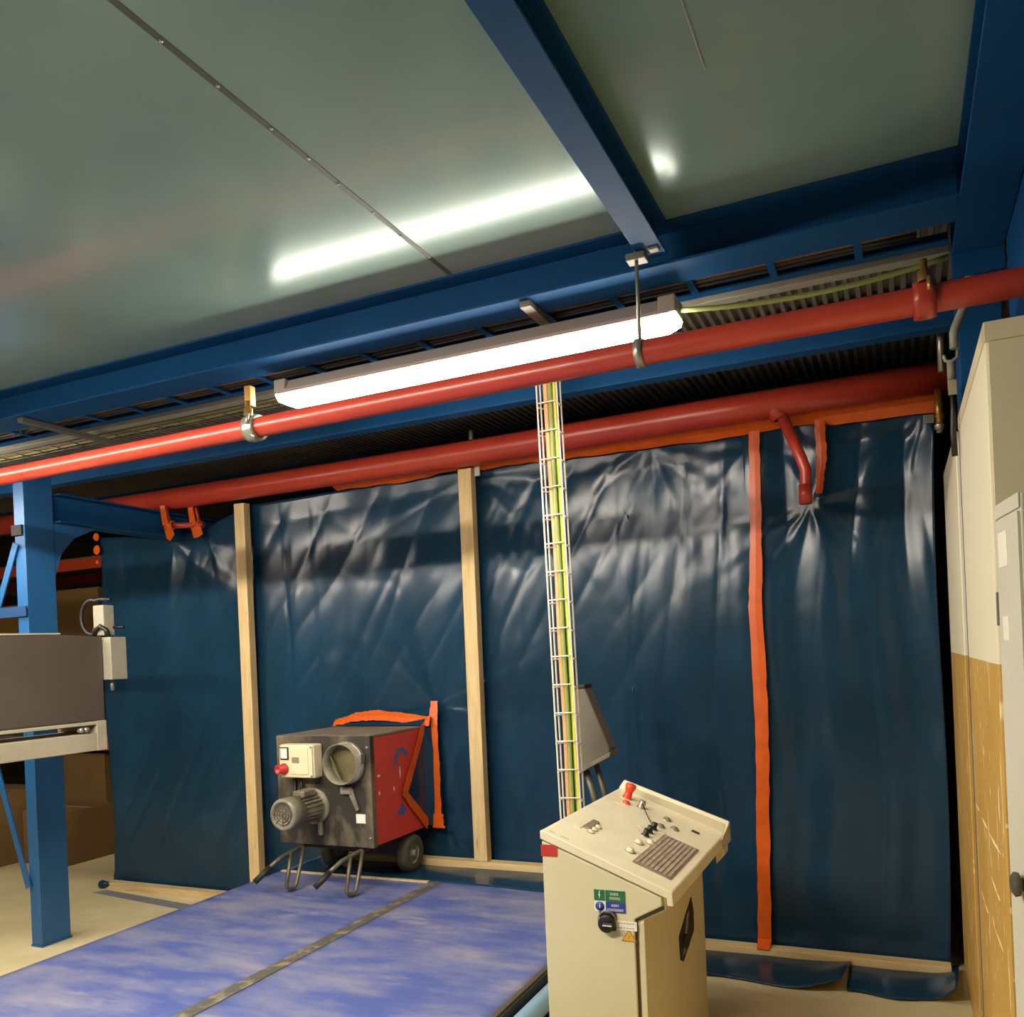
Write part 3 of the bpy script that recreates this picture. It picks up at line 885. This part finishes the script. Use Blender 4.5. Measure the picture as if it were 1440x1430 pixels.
# chassis, wheels, handles, legs
MB().box(-3.16, -2.72, 3.95, 4.40, .545, .582).build('chassis', M['grip'], ht, bevel=.004)
for x0, x1 in ((-2.725, -2.645), (-3.265, -3.185)):
    cx_ = (x0 + x1) / 2
    wl = MB().lathe((cx_, 4.31, .345 + .112), (1, 0, 0), [(-.036, .062), (-.040, .085), (-.034, .104), (-.015, .112), (.015, .112), (.034, .104), (.040, .085), (.036, .062)], 30).build('wheel', M['rubber'], ht)
    MB().lathe((cx_, 4.31, .457), (1, 0, 0), [(-.030, .062), (-.012, .05), (-.02, .022), (-.042, .02), (-.042, .001)], 20).build('rim', M['dust'], wl)
    MB().lathe((cx_, 4.31, .457), (1, 0, 0), [(.030, .062), (.012, .05), (.02, .022), (.042, .02), (.042, .001)], 20).build('rim', M['dust'], wl)
MB().tube([(-3.19, 4.31, .457), (-2.72, 4.31, .457)], .012, 10).build('axle', M['tube'], ht)
for x in (-2.95,):
    MB().box(-3.17, -2.74, 4.27, 4.35, .45, .56).build('axle_bracket', M['grip'], ht)
for dx in (0, -.40):
    MB().tube([(-2.73 + dx, 4.0, .566), (-2.735 + dx, 3.90, .562), (-2.76 + dx, 3.74, .535), (-2.785 + dx, 3.655, .49)], .0125, 10).build('handle_tube', M['tube'], ht)
    MB().tube([(-2.782 + dx, 3.665, .495), (-2.795 + dx, 3.62, .465), (-2.825 + dx, 3.59, .43)], .0165, 10).build('handle_grip', M['grip'], ht)
    MB().tube([(-2.742 + dx, 3.80, .55), (-2.735 + dx, 3.765, .46), (-2.725 + dx, 3.728, .38), (-2.718 + dx, 3.735, .361), (-2.708 + dx, 3.765, .358), (-2.704 + dx, 3.785, .375), (-2.71 + dx, 3.83, .46), (-2.72 + dx, 3.885, .565)], .011, 10).build('leg', M['tube'], ht)

# ------------------------------------------------------------------ wire cable riser
ld = thing('wire_cable_ladder', (-1.40, 3.6, 0.34), 'upright galvanised wire cable ladder in front of the tarpaulin', 'cable tray')
LX = lambda z: -1.455 + .03 * (2.8 - z) / 1.95


def rail(dx, y, r=.0045):
    MB().tube([(LX(z) + dx, y, z) for z in [0.345 + 2.55 * i / 30 for i in range(31)]], r, 6).build('rail', M['wire'], ld)


rail(0, 3.585)
rail(.098, 3.585)
rail(0, 3.63)
rail(.098, 3.63)
k = 0
z = .42
while z < 2.89:
    x = LX(z)
    MB().tube([(x - .002, 3.585, z), (x - .002, 3.63, z), (x + .10, 3.63, z), (x + .10, 3.585, z)], .004, 6).build('rung', M['wire'], ld)
    if z > .5:
        MB().tube([(x - .002, 3.583, z + .012), (x + .10, 3.583, z + .014)], .0034, 6).build('rung', M['wire'], ld)
    z += .128
for k, (dx, y, r, mm, lab) in enumerate(((.036, 3.612, .0125, 'cab_p', 'thick peach-coloured cable running up inside the wire ladder'),
                                    (.056, 3.600, .010, 'cab_yg', 'yellow-green cable in the middle of the wire ladder'),
                                    (.072, 3.614, .007, 'cab_g', 'green cable in the wire ladder beside the yellow one'),
                                    (.084, 3.600, .0075, 'cab_y', 'bright yellow cable on the right side of the wire ladder'),
                                    (.056, 3.620, .0065, 'cab_br', 'brown cable at the back of the wire ladder'))):
    pts = [(LX(z) + dx + .007 * noise.noise(Vector((z * 1.7, k * 3, 0))), y, z) for z in [0.36 + 2.5 * i / 40 for i in range(41)]]
    tag(MB().tube(pts, r, 10).build('cable', M[mm]), lab, 'cable')

# ------------------------------------------------------------------ display housing on its post behind the console
dp = thing('display_stand', (-1.39, 3.95, 0.345), 'tilted grey display housing on a post behind the console', 'display')
MB().prism([(-1.475, 3.88, 1.425), (-1.392, 3.88, 1.43), (-1.278, 3.88, 1.135), (-1.28, 3.88, 1.105), (-1.45, 3.88, 1.015), (-1.49, 3.88, 1.06)], (0, .10, 0)).build('housing', M['scr'], dp, bevel=.006)
MB().prism([(-1.272, 3.868, 1.118), (-1.275, 3.868, 1.095), (-1.45, 3.868, 1.003), (-1.458, 3.868, 1.022)], (0, .118, 0)).build('lower_lip', M['dust'], dp, bevel=.003)
MB().prism([(-1.48, 3.872, 1.44), (-1.388, 3.872, 1.443), (-1.386, 3.872, 1.426), (-1.48, 3.872, 1.422)], (0, .11, 0)).build('upper_lip', M['grip'], dp, bevel=.003)
MB().tube([(-1.425, 3.93, 1.04), (-1.375, 3.93, .86), (-1.36, 3.93, .72), (-1.36, 3.93, .36)], .017, 10).build('post', M['tube'], dp)
MB().tube([(-1.375, 3.95, 1.06), (-1.33, 3.95, .88), (-1.315, 3.95, .72), (-1.315, 3.95, .36)], .014, 10).build('post', M['tube'], dp)
MB().box(-1.43, -1.32, 3.88, 4.0, .3455, .36).build('base_plate', M['tube'], dp)

# ------------------------------------------------------------------ control console
cs = thing('control_console', (-.95, 3.15, 0), 'beige control console with a sloping button desk in the foreground', 'console')
CY0, CY1 = 2.715, 3.62
XL, XR = -1.15, -.70


def topz(x):
    return .988 - (x - XL) * .4


S = [(XL, 0), (-.80, 0), (-.80, .705), (-.725, .745), (-.725, topz(-.725) - .03), (XL, topz(XL) - .03)]
MB().prism([(a, CY0 + .004, b) for a, b in S], (0, CY1 - CY0 - .008, 0)).build('cabinet', M['cons'], cs, bevel=.004)
# side door on the face towards the camera, with its gap
D = [(XL, .06), (-.831, .06), (-.831, .69), (-.828, .712), (-.735, .762), (-.735, topz(-.735) - .034), (XL, topz(XL) - .034)]
MB().prism([(a, CY0 - .012, b) for a, b in D], (0, .014, 0)).build('side_door', M['cons'], cs, bevel=.004)
G = [(-.834, .06), (-.823, .06), (-.823, .701), (-.732, .747), (-.732, .760), (-.834, .708)]
MB().prism([(a, CY0 + .002, b) for a, b in G], (0, .004, 0)).build('door_gap', M['gap'], cs)
MB().prism([(-.822, CY0 - .006, 0.0), (-.798, CY0 - .006, 0.0), (-.798, CY0 - .006, .708), (-.816, CY0 - .006, .698)], (0, .012, 0)).build('front_edge', M['cons'], cs, bevel=.003)
# desk lid
L = [(XL - .004, topz(XL) - .026), (XL - .004, topz(XL) + .001), (XL + .004, topz(XL) + .004), (XR - .003, topz(XR) + .004), (XR + .002, topz(XR)), (XR + .004, .765), (XR - .016, .765), (XR - .018, topz(XR - .018) - .026)]
lid = MB().prism([(a, CY0 - .016, b) for a, b in L], (0, CY1 - CY0 + .016, 0)).build('desk_lid', M['constop'], cs, bevel=.003)
rim = MB()
rim.prism([(XL - .004, CY1 - .004, topz(XL) - .03), (XL - .004, CY1 - .004, topz(XL) + .006), (XL + .02, CY1 - .004, topz(XL) + .038), (XR + .02, CY1 - .004, topz(XR) + .052), (XR + .004, CY1 - .004, topz(XR) - .01)], (0, .014, 0))
rim.build('rear_rim', M['constop'], cs, bevel=.002)
MB().prism([(XL + .02, CY1 - .0055, topz(XL + .02) + .005), (XL + .03, CY1 - .0055, topz(XL + .03) + .030), (XR + .005, CY1 - .0055, topz(XR) + .043), (XR - .004, CY1 - .0055, topz(XR) + .006)], (0, .001, 0)).build('rim_face', M['conslip'], cs)
MB().prism([(XR + .006, CY1 - .10, topz(XR) - .004), (XR + .022, CY1 + .008, topz(XR) + .05), (XR + .022, CY1 + .008, topz(XR) - .03), (XR + .006, CY1 - .10, topz(XR) - .045)], (-.003, 0, 0)).build('rim_gusset', M['conslip'], cs)
MB().prism([(-.724, CY1 - .09, .70), (-.724, CY1 - .09, .765), (-.69, CY1 - .09, .775), (-.69, CY1 - .09, .735)], (0, .10, 0)).build('corner_block', M['cons'], cs, bevel=.006)


def on_top(x, y, dz=0):
    return Vector((x, y, topz(x) + .0042 + dz))


NT = Vector((.4, 0, 1)).normalized()
UT = Vector((1, 0, -.4)).normalized()


def plate(x0, x1, y0, y1, h, name, m, par, base=0.0, bevel=.0015):
    a = [on_top(x0, y0) + NT * base, on_top(x1, y0) + NT * base, on_top(x1, y1) + NT * base, on_top(x0, y1) + NT * base]
    return MB().prism(a, NT * h).build(name, m, par, bevel=bevel)


# engraved legend plate with its rows
kp = plate(-.86, -.728, 2.80, 3.24, .003, 'legend_plate', M['brown'], cs)
for k in range(8):
    x = -.852 + k * .0155
    plate(x, x + .0095, 2.815 + .004 * (k % 2), 3.225, .002, 'legend_row', M['brownr'], kp, .003, 0)


def button(x, y, r, h, m, ring=M['brown'], name='push_button', rr=1.35):
    c = on_top(x, y)
    b = MB().lathe(c, NT, [(0, r * rr), (.004, r * rr), (.005, r * 1.02), (h * .5, r), (h, r * .92), (h + .001, .0005)], 18).build(name, m, cs)
    MB().lathe(c, NT, [(0, r * rr * 1.12), (.003, r * rr * 1.12), (.0032, r * rr)], 18).build('ring', ring, b)


button(-1.085, 3.50, .018, .03, M['redm'], M['cream'], 'emergency_stem')
MB().lathe(on_top(-1.085, 3.50) + NT * .022, NT, [(0, .013), (.006, .015), (.032, .024), (.042, .022), (.046, .001)], 22).build('emergency_button', M['redm'], cs)
plate(-1.11, -1.055, 3.38, 3.46, .002, 'plate', M['cream'], cs)
button(-1.065, 3.42, .014, .012, M['redm'], M['cream'], 'push_button')
button(-1.012, 3.46, .014, .03, M['zinc'], M['dust'], 'key_switch')
MB().tube([on_top(-1.012, 3.46, .03), on_top(-.99, 3.43, .012), on_top(-.96, 3.37, .004), on_top(-.92, 3.29, .004)], .0022, 6).build('key_cord', M['grip'], cs)
for x, y in ((-.905, 3.245), (-.905, 3.185), (-.904, 3.128)):
    button(x, y, .012, .028, M['black'], M['zinc'], 'selector_knob')
for x, y in ((-.87, 3.262), (-.869, 3.20), (-.868, 3.145), (-.945, 3.22), (-.945, 3.16)):
    plate(x - .01, x + .01, y - .014, y + .014, .0015, 'caption_plate', M['cream'], cs)
for x, y in ((-.897, 3.015), (-.892, 2.89), (-.868, 3.07)):
    button(x, y, .013, .012, M['cream'], M['dust'], 'push_button')
for x, y in ((-.90, 3.445), (-.85, 3.365), (-.895, 3.32)):
    button(x, y, .013, .010, M['dust'], M['zinc'], 'push_button')
plate(-.80, -.77, 3.435, 3.46, .003, 'plate', M['black'], cs)
plate(-1.10, -1.075, 2.885, 2.99, .004, 'rating_plate', M['cream'], cs)
plate(-1.075, -1.05, 2.91, 3.03, .008, 'meter_strip', M['brown'], cs)
for y in (2.90, 2.94, 2.98):
    button(-1.04, y, .010, .009, M['cream'], M['brown'], 'push_button')
for x in (-1.14, -1.09):
    plate(x, x + .03, 2.725, 2.735, .0012, 'hinge_mark', M['conslip'], cs, 0, 0)
# items on the side door
fy = CY0 - .012


def card(x0, x1, z0, z1, name, m, par=cs, d=.0015, y=None):
    y = fy if y is None else y
    return MB().box(x0, x1, y - d, y - .0002, z0, z1).build(name, m, par)


card(-1.153, -1.093, .902, .942, 'red_sticker', M['red'], cs, .002)
sg = card(-.966, -.858, .728, .802, 'instruction_sign', M['white'])
sy = fy - .0015
card(-.966, -.928, .765, .802, 'green_field', M['green'], sg, .001, sy)
card(-.926, -.858, .764, .802, 'green_field', M['green'], sg, .001, sy)
card(-.926, -.858, .728, .763, 'blue_field', M['bluep'], sg, .001, sy)
MB().lathe((-.947, sy, .746), (0, -1, 0), [(0, .0155), (.001, .0155), (.0011, .0005)], 20).build('blue_disc', M['bluep'], sg)


def bolt_mark(cx, cz, s, m, par):
    P = [(.1, 1), (-.45, -.12), (-.02, -.05), (-.25, -1), (.45, .18), (.02, .12), (.35, .95)]
    MB().prism([(cx + a * s * .55, sy - .0012, cz + b * s) for a, b in P], (0, -.0006, 0)).build('lightning_mark', m, par)


bolt_mark(-.947, .7835, .015, M['white'], sg)
bolt_mark(-.947, .746, .011, M['white'], sg)
# print too small to read: strokes of letters, line by line
rl = random.Random(4)
for (xa, xb, zc) in ((-.909, -.878, .790), (-.911, -.872, .776), (-.906, -.879, .752), (-.922, -.863, .737)):
    lm = MB()
    x = xa
    while x < xb - .003:
        wd = rl.uniform(.003, .0045)
        h = .0038
        lm.box(x, x + .0011, sy - .0016, sy - .001, zc - h, zc + h)
        t = rl.choice((0, 1, 2))
        if t != 1:
            lm.box(x + .0011, x + wd - .0006, sy - .0016, sy - .001, zc + h - .0012, zc + h)
        if t != 2:
            lm.box(x + .0011, x + wd - .0006, sy - .0016, sy - .001, zc - h, zc - h + .0012)
        if t != 0:
            lm.box(x + wd - .0012, x + wd - .0006, sy - .0016, sy - .001, zc - h, zc + h)
        x += wd + .0008
    lm.build('lettering', M['white'], sg)
sw = MB().box(-.949, -.893, fy - .010, fy - .0002, .668, .730).build('isolator_plate', M['black'], cs, bevel=.003)
MB().lathe((-.921, fy - .010, .693), (0, -1, 0), [(0, .029), (.012, .029), (.014, .026), (.014, .001)], 28).build('isolator_dial', M['black'], sw)
MB().box(-.931, -.895, fy - .036, fy - .022, .687, .699).build('isolator_handle', M['grip'], sw, bevel=.003)
MB().box(-.929, -.897, fy - .0375, fy - .036, .6915, .6945).build('handle_line', M['white'], sw)
MB().lathe((-.921, fy - .0105, .703), (0, -1, 0), [(0, .033), (.001, .033), (.0011, .029)], 28).build('dial_scale', M['dust'], sw)
lb = card(-.891, -.822, .672, .703, 'caption_label', M['sticker'])
m = MB()
for z in (.695, .680):
    for k in range(6):
        m.box(-.886 + k * .0095, -.886 + k * .0095 + rl.uniform(.005, .008), sy - .0008, sy - .0002, z - .001, z + .001)
m.build('lettering', M['dust'], lb)
wt_ = MB().prism([(-.877, fy - .0002, .636), (-.823, fy - .0002, .636), (-.85, fy - .0002, .676)], (0, -.0012, 0)).build('warning_triangle', M['brown'], cs)
MB().prism([(-.872, fy - .0012, .6385), (-.828, fy - .0012, .6385), (-.85, fy - .0012, .671)], (0, -.0008, 0)).build('triangle_field', M['yellow'], wt_)
P = [(.1, 1), (-.45, -.12), (-.02, -.05), (-.25, -1), (.45, .18), (.02, .12), (.35, .95)]
MB().prism([(-.85 + a * .006, fy - .002, .649 + b * .008) for a, b in P], (0, -.0005, 0)).build('lightning_mark', M['brown'], wt_)
# recessed socket plate on the operator side
q = [(3.17, .50), (3.21, .57), (3.345, .60), (3.37, .55), (3.36, .48), (3.22, .405), (3.185, .42)]
sk = MB().prism([(-.7995, y, z) for y, z in [(3.16, .51), (3.38, .60), (3.41, .53), (3.40, .46), (3.21, .40), (3.17, .42)]], (.003, 0, 0)).build('socket_plate', M['black'], cs)
MB().lathe((-.797, 3.24, .47), (1, 0, 0), [(0, .026), (.014, .026), (.014, .018), (.004, .016), (.004, .001)], 16).build('socket', M['grip'], sk)
MB().prism([(-.7965, 3.20, .425), (-.7965, 3.24, .425), (-.7965, 3.33, .56), (-.7965, 3.29, .56)], (.001, 0, 0)).build('pale_strip', M['dust'], sk)  # paler slanted strip on the black plate

# ------------------------------------------------------------------ right: two-tone partition, cabinet
pw = struct(MB().box(.22, 2.4, 2.402, 3.37, 0, 2.345).build('wall_right', M['twotone'], bevel=.004))
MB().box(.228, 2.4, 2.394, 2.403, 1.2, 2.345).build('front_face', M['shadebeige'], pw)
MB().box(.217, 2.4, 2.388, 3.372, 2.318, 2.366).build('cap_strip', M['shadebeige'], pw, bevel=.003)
struct(MB().box(.222, 2.4, 3.62, 4.53, 0, 2.37).build('wall_right_rear', M['twotone'], bevel=.004))
struct(MB().box(.235, 2.4, 3.372, 3.398, 0, 2.3).build('trim_1', M['shadebeige']))
SCR = [(3.090, 1.015, 2.897, 1.017), (2.947, 1.007, 2.939, 0.974), (2.877, 1.013, 2.524, 1.027), (2.846, 0.888, 2.687, 0.885), (2.708, 0.881, 2.596, 0.887),
       (3.251, 0.736, 3.120, 0.737), (3.123, 0.732, 3.001, 0.735), (2.854, 0.770, 2.801, 0.751), (2.802, 0.749, 2.560, 0.760), (2.865, 0.598, 2.853, 0.577),
       (2.944, 0.509, 2.932, 0.488), (3.028, 1.506, 3.014, 1.482), (2.921, 1.264, 2.910, 1.238), (3.33, 1.018, 3.18, 1.02), (2.765, 1.168, 2.757, 1.139)]
for k, (ya, za, yb, zb) in enumerate(SCR):
    A, B = Vector((.2198, ya, za)), Vector((.2198, yb, zb))
    t = (B - A).normalized()
    nn = Vector((0, -t.z, t.y)) * random.uniform(.003, .006)
    Mm = A.lerp(B, random.uniform(.4, .7)) + nn * .6
    MB().prism([A, Mm - nn * 1.5, B, Mm + nn], (-.0006, 0, 0)).build('paint_scratch', M['scratch'], pw)
ec = thing('electrical_cabinet', (.23, 2.24, 0), 'pale grey cabinet with stickers in front of the two-tone partition at the right edge', 'cabinet')
a0 = Vector((.2235, 2.33, 0))
dv = Vector((.127, -.992, 0)) * .205
rv_ = Vector((.992, .127, 0)) * .42
MB().prism([a0, a0 + dv, a0 + dv + rv_, a0 + rv_], (0, 0, 1.905)).build('body', M['cab'], ec, bevel=.004)
nrm = Vector((-.992, -.127, 0))
du_ = dv.normalized()


def side(s0, s1, z0, z1, h, name, m, bevel=.001):
    p = [a0 + du_ * s0 + Vector((0, 0, z0)), a0 + du_ * s1 + Vector((0, 0, z0)), a0 + du_ * s1 + Vector((0, 0, z1)), a0 + du_ * s0 + Vector((0, 0, z1))]
    return MB().prism([v + nrm * .0003 for v in p], nrm * h).build(name, m, ec, bevel=bevel)


side(.012, .200, .30, 1.865, .006, 'side_panel', M['cab'])
side(.0, .203, 1.872, 1.905, .004, 'top_band', M['cab'])
side(.035, .11, 1.755, 1.835, .0075, 'sticker', M['sticker'], 0)
side(.05, .10, 1.585, 1.64, .0075, 'sticker', M['sticker'], 0)
side(.004, .014, 1.62, 1.70, .010, 'hinge', M['zincd'])
kc = a0 + du_ * .125 + Vector((0, 0, 1.035)) + nrm * .006
MB().lathe(kc, nrm, [(0, .014), (.006, .014), (.009, .026), (.018, .028), (.024, .020), (.025, .0005)], 20).build('knob', M['rubber'], ec)
p = a0 + dv
MB().prism([p + Vector((0.004, -.004, .2)), p + rv_ + Vector((-.004, -.004, .2)), p + rv_ + Vector((-.004, -.004, 1.86)), p + Vector((0.004, -.004, 1.86))], (0.0006, -.006, 0)).build('front_door', M['scr'], ec, bevel=.002)  # dark grey instead of the body's white: front's shade put into colour

# conduit, hose and fittings in the upper right corner
tag(MB().tube([(.281, 3.15, 2.90), (.256, 3.15, 2.773), (.238, 3.15, 2.677), (.206, 3.15, 2.605), (.202, 3.15, 2.59), (.202, 3.15, 2.54)], .014, 10).build('grey_conduit', M['conduit']),
    'pale grey conduit bending down beside the right girder', 'conduit')
hs = thing('drain_hose', (.2, 3.3, 2.2), 'dark hose with grey fittings hanging left of the beige partition', 'hose')
MB().tube([(.200, 3.30, 2.45), (.202, 3.30, 2.40), (.198, 3.31, 2.30), (.2, 3.31, 2.22)], .010, 10).build('hose', M['cab_b'], hs)
MB().tube([(.200, 3.30, 2.545), (.200, 3.30, 2.45)], .014, 12).build('fitting', M['conduit'], hs)
MB().box(.187, .213, 3.283, 3.288, 2.425, 2.475).build('tag_label', M['cream'], hs)
MB().tube([(.178, 3.29, 2.565), (.183, 3.29, 2.545), (.2, 3.29, 2.54), (.218, 3.29, 2.55), (.222, 3.29, 2.575)], .006, 8).build('hook', M['conduit'], hs)
vl = thing('brass_valve', (.19, 4.3, 2.6), 'small brass valve below the right end of the lower red pipe', 'valve')
MB().tube([(.205, 4.33, 2.72), (.205, 4.33, 2.56)], .017, 12).build('valve_body', M['brass'], vl)
MB().tube([(.175, 4.33, 2.60), (.225, 4.33, 2.60)], .013, 10).build('outlet', M['brass'], vl)
MB().box(.14, .185, 4.31, 4.325, 2.57, 2.61).build('lever', M['zincd'], vl, bevel=.003)
MB().lathe((.205, 4.33, 2.56), (0, 0, -1), [(0, .021), (.02, .021), (.02, .014), (.035, .012), (.036, .001)], 12).build('end_nut', M['zinc'], vl)
tag(MB().tube([(.205, 3.98, 2.98), (.205, 3.98, 2.70)], .014, 10).build('steel_rod', M['zinc']), 'short bright steel rod hanging in the corner above the lower red pipe', 'rod')

# ------------------------------------------------------------------ machine at the left edge
mc = thing('press_machine', (-4.0, 2.4, 0), 'brown-grey machine guard on a cream frame reaching in at the left edge', 'machine')
MX = -3.90
pr = []
for k in range(9):
    t = k / 8
    pr.append((MX - .36 * t, 1.795 + .010 * math.sin(math.pi * t)))
MB().prism([(MX, 1.0, 1.345), (MX, 3.25, 1.345), (MX, 3.25, 1.793), (MX, 2.95, 1.803), (MX, 2.6, 1.796), (MX, 1.0, 1.79)], (-.30, 0, 0)).build('guard_panel', M['mach'], mc, bevel=.006)
MB().prism([(MX + .002, 1.0, 1.791), (MX + .002, 2.6, 1.797), (MX + .002, 2.95, 1.804), (MX + .002, 3.0, 1.804), (MX + .002, 3.0, 1.812), (MX + .002, 2.6, 1.806), (MX + .002, 1.0, 1.80)], (-.304, 0, 0)).build('top_edging', M['machf'], mc)
MB().box(MX - .30, MX + .004, 1.0, 3.25, 1.325, 1.343).build('frame_strip', M['machf'], mc, bevel=.003)
MB().box(MX - .30, MX + .004, 1.0, 3.25, 1.188, 1.282).build('frame_beam', M['machf'], mc, bevel=.004)
MB().box(MX - .30, MX + .006, 3.19, 3.252, 1.186, 1.345).build('frame_end', M['machf'], mc, bevel=.004)
for k, y in enumerate((3.10, 3.13)):
    MB().lathe((MX - .02, y, 1.303), (1, 0, 0), [(0, .014), (.03, .014), (.032, .001)], 12).build('adjuster_bolt', M['zinc'], mc)
for y in (1.1, 2.1):
    MB().box(MX - .28, MX - .20, y, y + .08, 0, 1.188).build('leg', M['machf'], mc, bevel=.004)
jb = MB().box(MX - .06, MX + .055, 3.255, 3.36, 1.56, 1.79).build('junction_box', M['jbox'], mc, bevel=.005)
MB().box(MX - .13, MX - .03, 3.20, 3.27, 1.565, 1.785).build('mounting_plate', M['jbox'], mc, bevel=.004)
MB().box(MX - .075, MX + .005, 3.26, 3.33, 1.80, 1.965).build('upper_box', M['jbox'], mc, bevel=.005)
MB().tube([(MX - .01, 3.31, 1.50), (MX - .01, 3.31, 1.56)], .011, 10).build('tube_stub', M['zinc'], mc)
MB().tube([(MX - .085, 3.21, 1.60), (MX - .06, 3.19, 1.60)], .016, 10).build('gland', M['black'], mc)
cl = []
for k in range(15):
    a = math.radians(30 + k * 20)
    cl.append((MX - .13 + .085 * math.cos(a), 3.30, 1.905 + .095 * math.sin(a)))
cl = [(MX + .02, 3.30, 1.995)] + [(MX - .06, 3.30, 2.0)] + cl[2:] + [(MX - .03, 3.29, 1.80)]
MB().tube(cl, .010, 8).build('looped_cable', M['cab_b'], mc)
MB().tube([(MX - .06, 3.25, 1.80), (MX - .05, 3.25, 1.83), (MX - .01, 3.25, 1.85), (MX + .02, 3.26, 1.83), (MX + .025, 3.27, 1.79)], .014, 8).build('looped_cable', M['cab_b'], mc)
MB().tube([(MX + .01, 3.32, 1.845), (MX + .075, 3.33, 1.842)], .009, 8).build('cable_stub', M['cab_b'], mc)

# ------------------------------------------------------------------ storage behind the tarpaulin, seen past its left edge
rk = thing('pallet_rack', (-7.4, 5.8, 0), 'orange and blue pallet rack in the dim store behind the left column', 'rack')
for x in (-9.6, -7.42):
    for y in (5.5, 6.4):
        MB().box(x - .045, x + .045, y - .035, y + .035, 0, 3.0).build('upright', M['blue'], rk)
for z in (.95, 1.78, 2.60):
    for y in (5.46, 6.38):
        MB().box(-9.6, -5.9, y - .025, y + .025, z - .05, z + .05).build('shelf_beam', M['rackor'], rk, bevel=.004)
    MB().box(-9.55, -5.95, 5.5, 6.35, z + .05, z + .07).build('shelf_board', M['wall'], rk)
for i, (x0, x1, y0, y1, z0, z1, mm, lab) in enumerate((
        (-6.88, -6.36, 4.86, 5.36, 0, .45, 'card', 'brown cardboard box on the floor behind the blue column'),
        (-7.45, -6.70, 5.55, 5.95, 0, .86, 'card', 'tall brown carton standing behind the boxes left of the tarpaulin'),
        (-6.60, -5.95, 5.55, 6.0, 0, .90, 'card2', 'yellowish carton beside the left edge of the tarpaulin'),
        (-7.60, -6.95, 4.60, 5.15, 0, .62, 'card', 'brown carton on the floor at the left picture edge'),
        (-7.5, -6.75, 5.6, 6.1, 1.852, 2.4, 'card', 'dark carton on the upper rack shelf behind the column'),
        (-6.6, -6.0, 5.6, 6.1, 1.852, 2.45, 'card', 'carton on the upper rack shelf next to the tarpaulin edge'),
        (-8.6, -7.7, 5.6, 6.2, 1.852, 2.3, 'card2', 'pale carton on the rack shelf seen between the column braces'),
        (-6.7, -6.0, 5.6, 6.2, 1.022, 1.55, 'card2', 'pale carton on the middle rack shelf behind the machine cables'))):
    b = thing('cardboard_box', ((x0 + x1) / 2, (y0 + y1) / 2, z0), lab, 'box')
    MB().box(x0, x1, y0, y1, z0 + .001, z1).build('carton', M[mm], b, bevel=.004)
    MB().box(x0 + .002, x1 - .002, (y0 + y1) / 2 - .025, (y0 + y1) / 2 + .025, z1, z1 + .001).build('packing_tape', M['brown'], b)

# ------------------------------------------------------------------ groups of repeats
GROUPS = dict(strip_lamp='fluorescent strip lamps', timber_stud='upright timber studs', sole_plate='timber sole plates', cardboard_box='cardboard boxes in the store',
              orange_tape='strips of orange tape', tarpaulin='blue plastic sheets of the partition', pipe_clamp='clamps on the upper red pipe', support_strut='struts across the cable trays',
              steel_channel='blue channels under the deck', pipe_bracket='brackets on the lower red pipe', cable='cables in the trays')
for o in list(C.objects):
    if o.parent is None and o.name.split('.')[0] in GROUPS:
        o['group'] = GROUPS[o.name.split('.')[0]]
